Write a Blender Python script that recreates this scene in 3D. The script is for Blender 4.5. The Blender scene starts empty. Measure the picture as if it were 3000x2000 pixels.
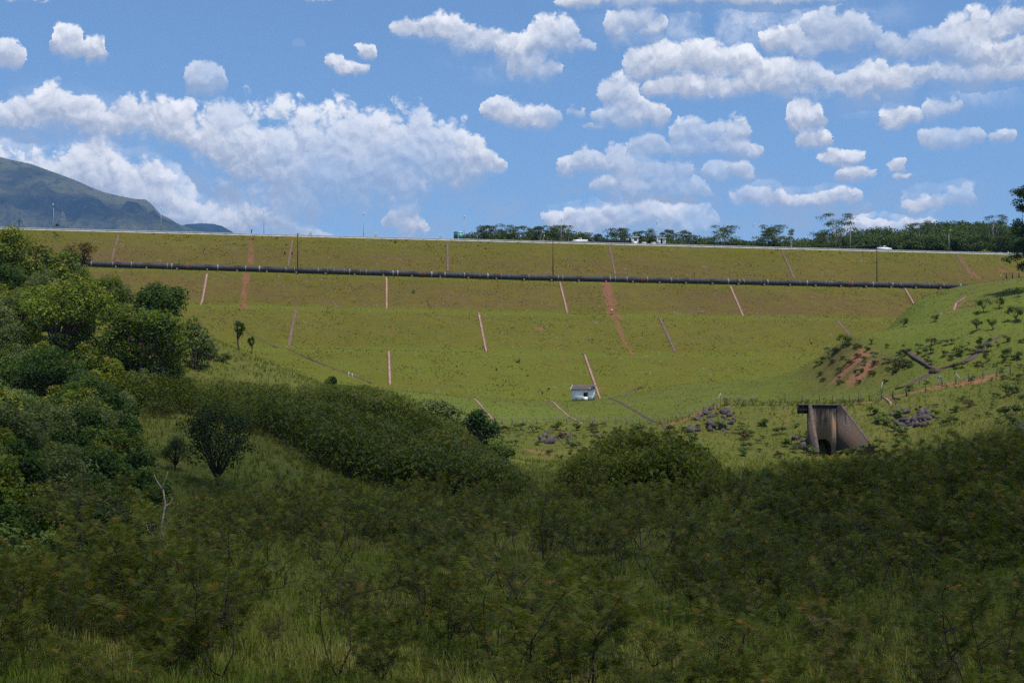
import bpy, math, random
import numpy as np
from mathutils import Vector, Matrix

# ------------------------------------------------------------------ camera, world, sun, exposure
sc = bpy.context.scene
C = sc.collection
FPX = 4167.0                       # focal length in photo pixels (3000 wide)
HORIZON = 1250.0                   # photo row of the horizon
cam_d = bpy.data.cameras.new('camera'); cam = bpy.data.objects.new('camera', cam_d); C.objects.link(cam)
cam_d.sensor_width = 36.0; cam_d.lens = 36.0 * FPX / 3000.0
cam_d.shift_y = (HORIZON - 1000.0) / 3000.0
cam_d.clip_start = 0.5; cam_d.clip_end = 60000
cam.location = (0, 0, 0); cam.rotation_euler = (math.radians(90), 0, 0)
sc.camera = cam
sc.view_settings.view_transform = 'Standard'; sc.view_settings.look = 'None'
sc.view_settings.exposure = 0.0; sc.view_settings.gamma = 1.0
sc.view_settings.use_curve_mapping = False
sc.cycles.use_denoising = False
sc.cycles.use_adaptive_sampling = True; sc.cycles.adaptive_threshold = 0.02
sc.cycles.max_bounces = 5; sc.cycles.diffuse_bounces = 2; sc.cycles.glossy_bounces = 2
sc.cycles.transmission_bounces = 4; sc.cycles.transparent_max_bounces = 8; sc.cycles.volume_bounces = 0
sc.cycles.caustics_reflective = False; sc.cycles.caustics_refractive = False

SUN = Vector((0.17, -0.29, 0.94)).normalized()
sun_el = math.asin(SUN.z); sun_az = math.atan2(SUN.x, SUN.y)
sl = bpy.data.lights.new('sun', 'SUN'); sl.energy = 4.8; sl.angle = math.radians(0.53); sl.color = (1.0, 0.96, 0.9)
so = bpy.data.objects.new('sun', sl); C.objects.link(so)
so.rotation_euler = SUN.to_track_quat('Z', 'Y').to_euler()
so.location = SUN * 3000

world = bpy.data.worlds.new('World'); sc.world = world; world.use_nodes = True
wt = world.node_tree; wt.nodes.clear()

def W(px, py, Y):
    return Vector(((px - 1500) / FPX * Y, Y, (HORIZON - py) / FPX * Y))

# photo-pixel ellipses (cx, cy, rx, ry) of the cumulus in view, turned into azimuth / elevation
CLOUDS = [
 (600,232,68,44),(195,130,46,55),(281,152,36,48),(25,172,42,42),(1030,200,70,24),(980,180,34,28),(1075,150,36,26),
 (1230,85,95,40),(1300,70,70,36),(1400,115,115,52),(1500,150,60,55),(1628,115,84,60),(1565,205,85,52),(1700,140,40,40),
 (1857,76,98,60),(1915,185,95,60),(2042,175,110,62),(2138,195,100,62),(2074,255,190,50),(2297,225,120,62),(2457,250,130,52),(2616,235,140,58),(2712,225,100,50),
 (1819,281,66,58),(1883,335,82,46),(1806,345,80,35),(1735,378,55,16),
 (1470,325,60,38),(1560,352,92,48),(1690,335,34,30),
 (2029,389,72,46),(2138,383,74,52),(2074,434,130,36),(2195,440,50,25),
 (1895,440,62,54),(1819,475,60,45),(1723,475,52,45),(1672,492,50,32),(1915,505,120,50),(2138,505,76,36),(1883,545,160,42),(2000,560,90,30),
 (2361,350,58,58),(2385,410,58,38),
 (2438,78,92,58),(2393,128,105,52),(2500,110,80,52),(2285,121,62,42),
 (2904,72,140,60),(2776,140,170,52),(2936,155,130,55),(2610,134,52,36),(2900,220,140,30),
 (2757,316,58,46),(2636,344,70,34),(2785,405,95,34),(2936,402,44,24),
 (2470,462,68,32),(2502,512,62,26),(2630,485,32,26),(2645,517,42,16),
 (2215,580,85,38),(2361,585,140,28),(2457,574,72,28),(2710,600,72,42),(2802,587,62,38),
 (1820,640,150,45),(2010,655,95,48),(1720,650,130,42),(1640,640,60,30),(2553,668,90,30),(2690,660,60,30),
 (1946,-8,360,30),(2300,-5,220,22),(80,0,110,14),(930,-4,60,16),
]
# large cloud banks as (column, top row, bottom row)
BANKS = [
 [(-90,300,400),(0,290,395),(64,283,400),(105,274,405),(128,240,408),(185,250,412),(255,282,415),(319,308,420),(357,276,425),(408,280,432),(510,298,450),(593,326,540),(606,286,560),(695,288,630),(766,314,660),(842,302,690),(887,312,705),(957,340,705),(976,304,705),(1021,304,700),
  (1059,320,695),(1085,286,690),(1123,288,685),(1180,312,670),(1212,324,650),(1340,356,600),(1404,384,560),(1442,430,530),(1487,470,500),(1496,482,486)],
 [(-90,420,640),(0,415,640),(80,450,640),(125,452,640),(191,412,650),(290,382,660),(345,420,670),(385,442,675),(434,414,680),(470,452,690),(500,512,700),(560,562,705),(620,592,712),(700,588,716),(775,578,716),(850,622,716),(900,662,716),(1000,684,716),(1060,700,716)],
 [(1120,640,690),(1135,610,695),(1175,585,700),(1215,592,702),(1240,622,700),(1262,670,696)],
]
def azel(px, py):
    u = (px - 1500) / FPX; v = (HORIZON - py) / FPX
    return math.atan(u), math.atan(v / math.sqrt(1 + u * u))

def N(t, typ, **kw):
    n = t.nodes.new(typ)
    for k, val in kw.items():
        setattr(n, k, val)
    return n
def math_n(t, op, a, b=None, c=None, clamp=False):
    n = t.nodes.new('ShaderNodeMath'); n.operation = op; n.use_clamp = clamp
    for i, x in enumerate((a, b, c)):
        if x is None: continue
        if isinstance(x, (int, float)): n.inputs[i].default_value = x
        else: t.links.new(x, n.inputs[i])
    return n.outputs[0]
def vmath(t, op, a, b=None, c=None, out=0):
    n = t.nodes.new('ShaderNodeVectorMath'); n.operation = op
    for i, x in enumerate((a, b, c)):
        if x is None: continue
        if isinstance(x, (tuple, list)): n.inputs[i].default_value = x
        else: t.links.new(x, n.inputs[i])
    return n.outputs[out]
def mixc(t, fac, a, b, blend='MIX'):
    n = t.nodes.new('ShaderNodeMix'); n.data_type = 'RGBA'; n.blend_type = blend
    for sock, x in ((n.inputs[0], fac), (n.inputs[6], a), (n.inputs[7], b)):
        if isinstance(x, (int, float)): sock.default_value = x
        elif isinstance(x, (tuple, list)): sock.default_value = (*x[:3], 1)
        else: t.links.new(x, sock)
    return n.outputs[2]
def maprange(t, x, a, b, c=0.0, d=1.0, smooth=True):
    n = t.nodes.new('ShaderNodeMapRange'); n.interpolation_type = 'SMOOTHSTEP' if smooth else 'LINEAR'
    t.links.new(x, n.inputs[0])
    for i, val in enumerate((a, b, c, d)): n.inputs[i + 1].default_value = val
    return n.outputs[0]
def noise(t, vec, scale, detail=4, rough=0.55, dist=0.0, out=0):
    n = t.nodes.new('ShaderNodeTexNoise')
    if vec is not None: t.links.new(vec, n.inputs['Vector'])
    n.inputs['Scale'].default_value = scale; n.inputs['Detail'].default_value = detail
    n.inputs['Roughness'].default_value = rough; n.inputs['Distortion'].default_value = dist
    return n.outputs[out]

# the cumulus outlines as layers: for each layer, curves of centre and half height over azimuth
AZ0, AZ1, EL1 = -0.36, 0.36, 0.34
def cloud_layers():
    col = np.linspace(AZ0, AZ1, 257); layers = []
    for bk in BANKS:
        A = np.array([azel(x, t_)[0] for x, t_, b_ in bk]); T_ = np.array([azel(x, t_)[1] for x, t_, b_ in bk]); B_ = np.array([azel(x, b_)[1] for x, t_, b_ in bk])
        on = (col >= A[0]) & (col <= A[-1]); layers.append([np.where(on, np.interp(col, A, B_), 9.0), np.where(on, np.interp(col, A, T_), -9.0)])
    nb_ = len(BANKS)
    for (cx, cy, rx, ry) in sorted(CLOUDS, key=lambda c: -c[2] * c[3]):
        a, e = azel(cx, cy); ra, re = rx * CLOUD_GROW / FPX, ry * CLOUD_GROW / FPX
        k = 1 - np.abs((col - a) / ra) ** 3; on = k > 0
        hh = re * np.sqrt(np.clip(k, 0, 1)); lo = e - hh; hi = e + hh
        ond = np.convolve(on, np.ones(7), 'same') > 0; lo = np.where(on, lo, e); hi = np.where(on, hi, e)
        for L in layers[nb_:]:
            both = ond & (L[0] < 8)
            if np.all((lo[both] < L[1][both] + 0.002) & (hi[both] > L[0][both] - 0.002)): break
        else:
            L = [np.full(257, 9.0), np.full(257, -9.0)]; layers.append(L)
        L[0] = np.where(ond, np.minimum(L[0], lo), L[0]); L[1] = np.where(ond, np.maximum(L[1], hi), L[1])
    return layers
CLOUD_GROW = 1.0
def float_curve(t, x, ys):
    n = t.nodes.new('ShaderNodeFloatCurve'); c = n.mapping.curves[0]
    xs = np.linspace(0, 1, len(ys))
    keep = [0] + [i for i in range(1, len(ys) - 1) if not (abs(ys[i] - ys[i - 1]) < 1e-6 and abs(ys[i] - ys[i + 1]) < 1e-6)] + [len(ys) - 1]
    c.points[0].location = (0, float(ys[0])); c.points[1].location = (1, float(ys[-1]))
    for i in keep[1:-1]: c.points.new(float(xs[i]), float(ys[i]))
    for p_ in c.points: p_.handle_type = 'VECTOR'
    n.mapping.extend = 'HORIZONTAL'; n.mapping.update()
    t.links.new(x, n.inputs[1]); return n.outputs[0]

def cloud_noise(t, P, detail):
    return noise(t, P, 30.0, detail, 0.68)

tc = N(wt, 'ShaderNodeTexCoord'); sep = N(wt, 'ShaderNodeSeparateXYZ'); wt.links.new(tc.outputs['Generated'], sep.inputs[0])
az = math_n(wt, 'ARCTAN2', sep.outputs[0], sep.outputs[1]); el = math_n(wt, 'ARCSINE', sep.outputs[2])
cmb = N(wt, 'ShaderNodeCombineXYZ'); wt.links.new(az, cmb.inputs[0]); wt.links.new(el, cmb.inputs[1])
P = cmb.outputs[0]
wn = noise(wt, P, 55.0, 6, 0.68, out=1)
wv = vmath(wt, 'MULTIPLY_ADD', wn, (0.020, 0.013, 0), (-0.010, -0.0065, 0))
Pw = vmath(wt, 'ADD', P, wv)
def billow(Pq, detail):
    a_ = cloud_noise(wt, Pq, detail)
    v_ = N(wt, 'ShaderNodeTexVoronoi', feature='F1'); v_.inputs['Scale'].default_value = 58.0; v_.inputs['Detail'].default_value = 2.0; v_.inputs['Roughness'].default_value = 0.5; v_.inputs['Lacunarity'].default_value = 2.3
    wt.links.new(Pq, v_.inputs['Vector'])
    return a_, math_n(wt, 'ADD', math_n(wt, 'MULTIPLY_ADD', a_, 2.3, -1.12), math_n(wt, 'MULTIPLY_ADD', v_.outputs['Distance'], -0.8, 0.42))
a1, n1 = billow(Pw, 6); a2, n2 = billow(vmath(wt, 'ADD', Pw, (0.0014, 0.0046, 0)), 4)
spw = N(wt, 'ShaderNodeSeparateXYZ'); wt.links.new(Pw, spw.inputs[0])
ax = math_n(wt, 'MULTIPLY_ADD', spw.outputs[0], 1 / (AZ1 - AZ0), -AZ0 / (AZ1 - AZ0)); ex = math_n(wt, 'MULTIPLY', spw.outputs[1], 1 / EL1)
D1 = TW_ = WW = None
for lo, hi in cloud_layers():
    on = hi > -8
    cc = np.where(on, (lo + hi) / 2 / EL1, 0.0); hh = np.where(on, np.maximum(hi - lo, 0.0005) / 2 / EL1, 0.0005)
    nx = np.where(on)[0]
    for i in np.where(~on)[0]: cc[i] = cc[nx[np.argmin(abs(nx - i))]]
    c_ = float_curve(wt, ax, cc); h_ = float_curve(wt, ax, hh)
    t_ = math_n(wt, 'DIVIDE', math_n(wt, 'SUBTRACT', ex, c_), h_)
    off_ = math_n(wt, 'MULTIPLY', math_n(wt, 'MULTIPLY_ADD', h_, -1 / 0.012, 1.0, clamp=True), 4.0)
    d1 = math_n(wt, 'ADD', math_n(wt, 'ABSOLUTE', t_), off_)
    w_ = math_n(wt, 'POWER', math_n(wt, 'SUBTRACT', 1.6, d1, clamp=False), 3.0); w_ = math_n(wt, 'MAXIMUM', w_, 0.0001)
    tw = math_n(wt, 'MULTIPLY', w_, math_n(wt, 'MINIMUM', math_n(wt, 'MAXIMUM', t_, -1.5), 1.5))
    D1 = d1 if D1 is None else math_n(wt, 'SMOOTH_MIN', D1, d1, 0.15)
    TW_ = tw if TW_ is None else math_n(wt, 'ADD', TW_, tw); WW = w_ if WW is None else math_n(wt, 'ADD', WW, w_)
D1 = math_n(wt, 'MINIMUM', D1, 2.5); TT = math_n(wt, 'DIVIDE', TW_, WW)
# the same cumulus cover goes on around and above the view
pz = math_n(wt, 'MAXIMUM', sep.outputs[2], 0.02)
dv = N(wt, 'ShaderNodeVectorMath', operation='DIVIDE'); wt.links.new(tc.outputs['Generated'], dv.inputs[0])
cz = N(wt, 'ShaderNodeCombineXYZ'); zz = math_n(wt, 'ADD', pz, 0.15)
for i in range(3): wt.links.new(zz, cz.inputs[i])
wt.links.new(cz.outputs[0], dv.inputs[1])
gen = noise(wt, dv.outputs[0], 1.7, 4, 0.55, 0.3)
gD = math_n(wt, 'MULTIPLY_ADD', gen, -5.0, 3.75)           # about 1 at the cloud edge
inside = math_n(wt, 'MULTIPLY', math_n(wt, 'MULTIPLY', maprange(wt, az, 0.37, 0.43, 1, 0), maprange(wt, az, -0.43, -0.37, 0, 1)),
                maprange(wt, el, 0.29, 0.34, 1, 0))
def blendD(x):
    return math_n(wt, 'ADD', math_n(wt, 'MULTIPLY', x, inside), math_n(wt, 'MULTIPLY', gD, math_n(wt, 'SUBTRACT', 1.0, inside)))
f1 = math_n(wt, 'ADD', math_n(wt, 'MULTIPLY', math_n(wt, 'SUBTRACT', 1.27, blendD(D1)), 1.3), n1)
TT = math_n(wt, 'MULTIPLY', TT, inside)
ew = maprange(wt, TT, -0.7, 0.7, 1.25, 0.46)                      # crisp lit tops, soft trailing bases
aN = N(wt, 'ShaderNodeMapRange', interpolation_type='SMOOTHSTEP'); wt.links.new(f1, aN.inputs[0]); aN.inputs[1].default_value = 0.0; wt.links.new(ew, aN.inputs[2])
alpha = math_n(wt, 'MULTIPLY', aN.outputs[0], maprange(wt, noise(wt, P, 9.0, 2, 0.5), 0.34, 0.56, 0.5, 1.0))
veil = None
for (cx, cy, rx, ry, amt) in [(650, 590, 850, 220, 1.1), (150, 460, 420, 230, 0.95), (1950, 600, 500, 170, 1.0), (2700, 230, 480, 130, 0.75), (2200, 60, 560, 110, 0.6), (1500, 180, 260, 90, 0.3), (2500, 620, 650, 130, 0.8), (1250, 640, 560, 120, 0.8)]:
    a_, e_ = azel(cx, cy); d_ = vmath(wt, 'LENGTH', vmath(wt, 'MULTIPLY_ADD', Pw, (FPX / rx, FPX / ry, 0), (-a_ * FPX / rx, -e_ * FPX / ry, 0)), out=1)
    x_ = maprange(wt, d_, 0.0, 1.0, amt, 0.0); veil = x_ if veil is None else math_n(wt, 'MAXIMUM', veil, x_)
veil = math_n(wt, 'MULTIPLY', veil, maprange(wt, a2, 0.34, 0.66))
alpha = math_n(wt, 'MAXIMUM', alpha, math_n(wt, 'MULTIPLY', veil, inside))
alpha = math_n(wt, 'MULTIPLY', alpha, maprange(wt, sep.outputs[2], -0.02, 0.01))
shade = maprange(wt, math_n(wt, 'ADD', math_n(wt, 'MULTIPLY', TT, 0.8), math_n(wt, 'MULTIPLY', math_n(wt, 'SUBTRACT', n1, n2), 0.9)), -0.62, 1.12)
ccol = mixc(wt, shade, (0.45, 0.505, 0.60), (1.22, 1.20, 1.17))
sky = N(wt, 'ShaderNodeTexSky', sky_type='NISHITA'); sky.sun_disc = False
sky.sun_elevation = sun_el; sky.sun_rotation = sun_az; sky.altitude = 900; sky.air_density = 1.0; sky.dust_density = 1.6; sky.ozone_density = 2.0
SKY_STRENGTH = 0.128
skyc = mixc(wt, 1.0, sky.outputs[0], (SKY_STRENGTH * 0.84, SKY_STRENGTH * 1.04, SKY_STRENGTH * 1.16), 'MULTIPLY')
# faint daytime half moon
ma, me = azel(875, 133)
mq = vmath(wt, 'LENGTH', vmath(wt, 'MULTIPLY_ADD', P, (FPX / 21, FPX / 21, 0), (-ma * FPX / 21, -me * FPX / 21, 0)), out=1)
mlow = math_n(wt, 'SUBTRACT', el, me - 0.0008)
mm = math_n(wt, 'MULTIPLY', maprange(wt, mq, 0.85, 1.0, 0.10, 0.0), maprange(wt, mlow, -0.0012, 0.0012))
skyc = mixc(wt, mm, skyc, (0.8, 0.82, 0.85))
final = mixc(wt, alpha, skyc, ccol)
bg = N(wt, 'ShaderNodeBackground'); wt.links.new(final, bg.inputs[0]); bg.inputs[1].default_value = 1.0
wo = N(wt, 'ShaderNodeOutputWorld'); wt.links.new(bg.outputs[0], wo.inputs[0])
world.cycles.sampling_method = 'MANUAL'; world.cycles.sample_map_resolution = 512

# ------------------------------------------------------------------ small helpers
rng = np.random.default_rng(7)
random.seed(7)
R = math.radians

def tag(o, label=None, cat=None, group=None, kind=None):
    if label: o['label'] = label
    if cat: o['category'] = cat
    if group: o['group'] = group
    if kind: o['kind'] = kind
    return o
def empty(name, loc=(0, 0, 0), rz=0.0):
    o = bpy.data.objects.new(name, None); C.objects.link(o)
    o.location = loc; o.rotation_euler = (0, 0, rz); o.empty_display_size = 0.3
    return o
def mesh_np(name, V, quads=None, tris=None, attrs=None, smooth=False):
    V = np.asarray(V, dtype=np.float32)
    me_ = bpy.data.meshes.new(name)
    nq = 0 if quads is None else len(quads); nt = 0 if tris is None else len(tris)
    parts = []
    if nq: parts.append(np.asarray(quads, dtype=np.int32).ravel())
    if nt: parts.append(np.asarray(tris, dtype=np.int32).ravel())
    loops = np.concatenate(parts)
    me_.vertices.add(len(V)); me_.vertices.foreach_set('co', V.ravel())
    me_.loops.add(len(loops)); me_.loops.foreach_set('vertex_index', loops)
    me_.polygons.add(nq + nt)
    starts = np.concatenate([np.arange(nq) * 4, nq * 4 + np.arange(nt) * 3]).astype(np.int32)
    me_.polygons.foreach_set('loop_start', starts)
    try:
        me_.polygons.foreach_set('loop_total', np.concatenate([np.full(nq, 4), np.full(nt, 3)]).astype(np.int32))
    except Exception:
        pass
    if smooth: me_.polygons.foreach_set('use_smooth', np.ones(nq + nt, dtype=bool))
    for k, a in (attrs or {}).items():
        at = me_.attributes.new(k, 'FLOAT', 'POINT'); at.data.foreach_set('value', np.asarray(a, dtype=np.float32))
    me_.update(calc_edges=True)
    return me_
def obj(name, me_, mat=None, parent=None, loc=None):
    o = bpy.data.objects.new(name, me_); C.objects.link(o)
    if mat is not None and not me_.materials: me_.materials.append(mat)
    if parent is not None: o.parent = parent
    if loc is not None: o.location = loc
    return o
class MB:
    def __init__(s): s.V = []; s.q = []; s.t = []; s.n = 0; s.sm = False
    def add(s, V, quads=None, tris=None):
        V = np.asarray(V, dtype=float); s.V.append(V)
        if quads is not None and len(quads): s.q.append(np.asarray(quads) + s.n)
        if tris is not None and len(tris): s.t.append(np.asarray(tris) + s.n)
        s.n += len(V); return s
    def box(s, x0, x1, y0, y1, z0, z1):
        V = [(x, y, z) for z in (z0, z1) for y in (y0, y1) for x in (x0, x1)]
        return s.add(V, [(0, 2, 3, 1), (4, 5, 7, 6), (0, 1, 5, 4), (2, 6, 7, 3), (0, 4, 6, 2), (1, 3, 7, 5)])
    def prism(s, poly, y0, y1):
        """poly in (x, z), extruded along y"""
        n = len(poly); V = [(x, y0, z) for x, z in poly] + [(x, y1, z) for x, z in poly]
        q = [(i, (i + 1) % n, (i + 1) % n + n, i + n) for i in range(n)]
        t = [(0, i + 1, i) for i in range(1, n - 1)] + [(n, n + i, n + i + 1) for i in range(1, n - 1)]
        return s.add(V, q, t)
    def tube(s, pts, rad, k=6, cap=True):
        V, q, t = tube(pts, rad, k, cap); return s.add(V, q, t)
    def build(s, name, mat, parent=None, loc=None, smooth=False):
        V = np.concatenate(s.V)
        me_ = mesh_np(name, V, np.concatenate(s.q) if s.q else None, np.concatenate(s.t) if s.t else None, smooth=smooth)
        return obj(name, me_, mat, parent, loc)
def tube(pts, rad, k=6, cap=True):
    P_ = np.asarray(pts, float); n = len(P_)
    r = np.broadcast_to(np.asarray(rad, float), (n,))
    T = np.gradient(P_, axis=0); T /= np.maximum(np.linalg.norm(T, axis=1, keepdims=True), 1e-9)
    ref = np.array([0, 0, 1.0]) if abs(T[0, 2]) < 0.8 else np.array([1.0, 0, 0])
    ang = np.arange(k) * 2 * np.pi / k
    V = np.zeros((n, k, 3))
    for i in range(n):
        a = np.cross(T[i], ref); a /= max(np.linalg.norm(a), 1e-9); b = np.cross(T[i], a)
        ref = -np.cross(T[i], a) if False else ref
        V[i] = P_[i] + r[i] * (np.cos(ang)[:, None] * a + np.sin(ang)[:, None] * b)
    q = []
    for i in range(n - 1):
        for j in range(k):
            q.append((i * k + j, i * k + (j + 1) % k, (i + 1) * k + (j + 1) % k, (i + 1) * k + j))
    t = []
    if cap:
        for j in range(1, k - 1):
            t.append((0, j + 1, j)); o = (n - 1) * k; t.append((o, o + j, o + j + 1))
    return V.reshape(-1, 3), q, t
def copy_tree(o, parent=None, loc=None, rz=None, scale=None):
    c = o.copy(); C.objects.link(c); c.parent = parent
    if loc is not None: c.location = loc
    if rz is not None: c.rotation_euler = (0, 0, rz)
    if scale is not None: c.scale = scale if isinstance(scale, (tuple, list)) else (scale,) * 3
    for ch in o.children: copy_tree(ch, c)
    return c

# ------------------------------------------------------------------ materials
def new_mat(name):
    m = bpy.data.materials.new(name); m.use_nodes = True
    t = m.node_tree; t.nodes.clear()
    o = N(t, 'ShaderNodeOutputMaterial'); b = N(t, 'ShaderNodeBsdfPrincipled')
    b.inputs['Specular IOR Level'].default_value = 0.2; b.inputs['Roughness'].default_value = 0.8
    t.links.new(b.outputs[0], o.inputs[0])
    return m, t, b, o
def setc(t, sock, x):
    if isinstance(x, (tuple, list)): sock.default_value = (*x[:3], 1)
    else: t.links.new(x, sock)
def bump(t, b, h, strength=0.5, dist=0.1):
    n = N(t, 'ShaderNodeBump'); n.inputs['Strength'].default_value = strength; n.inputs['Distance'].default_value = dist
    t.links.new(h, n.inputs['Height']); t.links.new(n.outputs[0], b.inputs['Normal'])
def plain(name, col, rough=0.7, metal=0.0, var=0.25, scale=3.0, dirt=None):
    m, t, b, o = new_mat(name)
    tcn = N(t, 'ShaderNodeTexCoord')
    n = noise(t, tcn.outputs['Object'], scale, 6, 0.65)
    dk = tuple(c * (1 - var) for c in col); lt = tuple(min(1, c * (1 + var)) for c in col)
    c = mixc(t, maprange(t, n, 0.3, 0.7), dk, lt)
    if dirt:
        n2 = noise(t, tcn.outputs['Object'], scale * 0.4, 5, 0.6)
        c = mixc(t, maprange(t, n2, 0.5, 0.68), c, dirt)
    setc(t, b.inputs['Base Color'], c)
    b.inputs['Roughness'].default_value = rough; b.inputs['Metallic'].default_value = metal
    return m
def attr(t, name):
    n = N(t, 'ShaderNodeAttribute'); n.attribute_name = name; return n.outputs['Fac']
def foliage(name, cols, trans=0.35, rough=0.55, obj_var=0.5, brown=None):
    """cols: dark, mid, light leaf colours picked by the leaf's own tint and the plant's own shade"""
    m, t, b, o = new_mat(name)
    oi = N(t, 'ShaderNodeObjectInfo')
    tint = attr(t, 'tint')
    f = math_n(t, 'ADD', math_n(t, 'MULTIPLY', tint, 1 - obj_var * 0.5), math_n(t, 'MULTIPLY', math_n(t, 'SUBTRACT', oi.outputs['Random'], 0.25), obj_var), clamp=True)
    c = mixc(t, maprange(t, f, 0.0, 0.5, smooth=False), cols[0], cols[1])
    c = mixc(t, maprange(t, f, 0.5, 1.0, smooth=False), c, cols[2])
    if brown: c = mixc(t, maprange(t, tint, 0.95, 0.99), c, brown)
    setc(t, b.inputs['Base Color'], c); b.inputs['Roughness'].default_value = rough; b.inputs['Specular IOR Level'].default_value = 0.12
    tr = N(t, 'ShaderNodeBsdfTranslucent'); t.links.new(mixc(t, 1.0, c, (1.25, 1.3, 0.5), 'MULTIPLY'), tr.inputs[0])
    mx = N(t, 'ShaderNodeMixShader'); mx.inputs[0].default_value = trans
    t.links.new(b.outputs[0], mx.inputs[1]); t.links.new(tr.outputs[0], mx.inputs[2]); t.links.new(mx.outputs[0], o.inputs[0])
    return m

M = {}
M['bark'] = plain('bark', (0.09, 0.065, 0.05), 0.9, var=0.4, scale=4)
M['bark_dark'] = plain('bark_dark', (0.05, 0.036, 0.026), 0.9, var=0.4, scale=6)
M['bark_pale'] = plain('bark_pale', (0.36, 0.31, 0.26), 0.85, var=0.35, scale=3)
M['dead_wood'] = plain('dead_wood', (0.34, 0.27, 0.22), 0.9, var=0.45, scale=3)
M['leaf_tree'] = foliage('leaf_tree', [(0.045, 0.075, 0.012), (0.105, 0.145, 0.018), (0.22, 0.25, 0.03)], brown=(0.18, 0.13, 0.03)) #[(0.04, 0.091, 0.0182), (0.091, 0.1729, 0.0291), (0.1911, 0.3003, 0.0473)], brown=(0.14, 0.10, 0.03))
M['leaf_dark'] = foliage('leaf_dark', [(0.020, 0.042, 0.009), (0.042, 0.078, 0.014), (0.085, 0.13, 0.022)]) #[(0.0174, 0.0464, 0.013), (0.0348, 0.0754, 0.0188), (0.0653, 0.1232, 0.029)])
M['leaf_deep'] = foliage('leaf_deep', [(0.008, 0.018, 0.005), (0.016, 0.032, 0.007), (0.034, 0.055, 0.011)], trans=0.15)
M['leaf_grey'] = foliage('leaf_grey', [(0.05, 0.075, 0.022), (0.105, 0.13, 0.038), (0.20, 0.22, 0.075)]) #[(0.0482, 0.0825, 0.0343), (0.0963, 0.1375, 0.055), (0.1788, 0.2269, 0.1032)])
M['leaf_olive'] = foliage('leaf_olive', [(0.036, 0.050, 0.007), (0.068, 0.086, 0.010), (0.12, 0.13, 0.018)], trans=0.25, brown=(0.16, 0.10, 0.02)) #[(0.0475, 0.055, 0.0105), (0.0861, 0.0921, 0.0149), (0.1411, 0.1366, 0.0223)], trans=0.25, brown=(0.15, 0.085, 0.015))
M['leaf_feather'] = foliage('leaf_feather', [(0.042, 0.056, 0.006), (0.086, 0.104, 0.010), (0.175, 0.175, 0.02)], trans=0.3, brown=(0.26, 0.14, 0.02)) #[(0.0561, 0.0759, 0.0182), (0.1023, 0.1221, 0.0264), (0.1898, 0.1898, 0.0396)], trans=0.3, brown=(0.22, 0.12, 0.02))
M['leaf_euc'] = foliage('leaf_euc', [(0.0362, 0.058, 0.0203), (0.0725, 0.0986, 0.0319), (0.1232, 0.1522, 0.0493)], trans=0.25)
M['leaf_forest'] = foliage('leaf_forest', [(0.027, 0.0468, 0.0135), (0.052, 0.0832, 0.0208), (0.0915, 0.1248, 0.0312)], trans=0.25)
M['leaf_bright'] = foliage('leaf_bright', [(0.0605, 0.0935, 0.0176), (0.11, 0.154, 0.0308), (0.198, 0.231, 0.055)])
M['leaf_rust'] = foliage('leaf_rust', [(0.05, 0.05, 0.018), (0.085, 0.075, 0.022), (0.15, 0.10, 0.03)], trans=0.25)
M['grass_fg'] = foliage('grass_fg', [(0.085, 0.14, 0.013), (0.185, 0.21, 0.028), (0.40, 0.33, 0.12)], trans=0.35, obj_var=0.0, brown=(0.16, 0.075, 0.04)) #[(0.0688, 0.1063, 0.0225), (0.1438, 0.1688, 0.0438), (0.3375, 0.275, 0.125)], trans=0.35, obj_var=0.0, brown=(0.15, 0.07, 0.035))
M['grass_mid'] = foliage('grass_mid', [(0.08, 0.11, 0.016), (0.155, 0.165, 0.028), (0.27, 0.235, 0.055)], trans=0.35, obj_var=0.0)
M['grass_dam'] = foliage('grass_dam', [(0.085, 0.10, 0.011), (0.14, 0.125, 0.016), (0.20, 0.15, 0.03)], trans=0.3, obj_var=0.0, brown=(0.24, 0.15, 0.095)) #[(0.07, 0.088, 0.011), (0.115, 0.110, 0.016), (0.155, 0.128, 0.03)], trans=0.3, obj_var=0.0, brown=(0.20, 0.13, 0.085))
M['weed_dark'] = foliage('weed_dark', [(0.02, 0.055, 0.012), (0.035, 0.08, 0.016), (0.06, 0.11, 0.02)], trans=0.3, obj_var=0.0)

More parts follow.
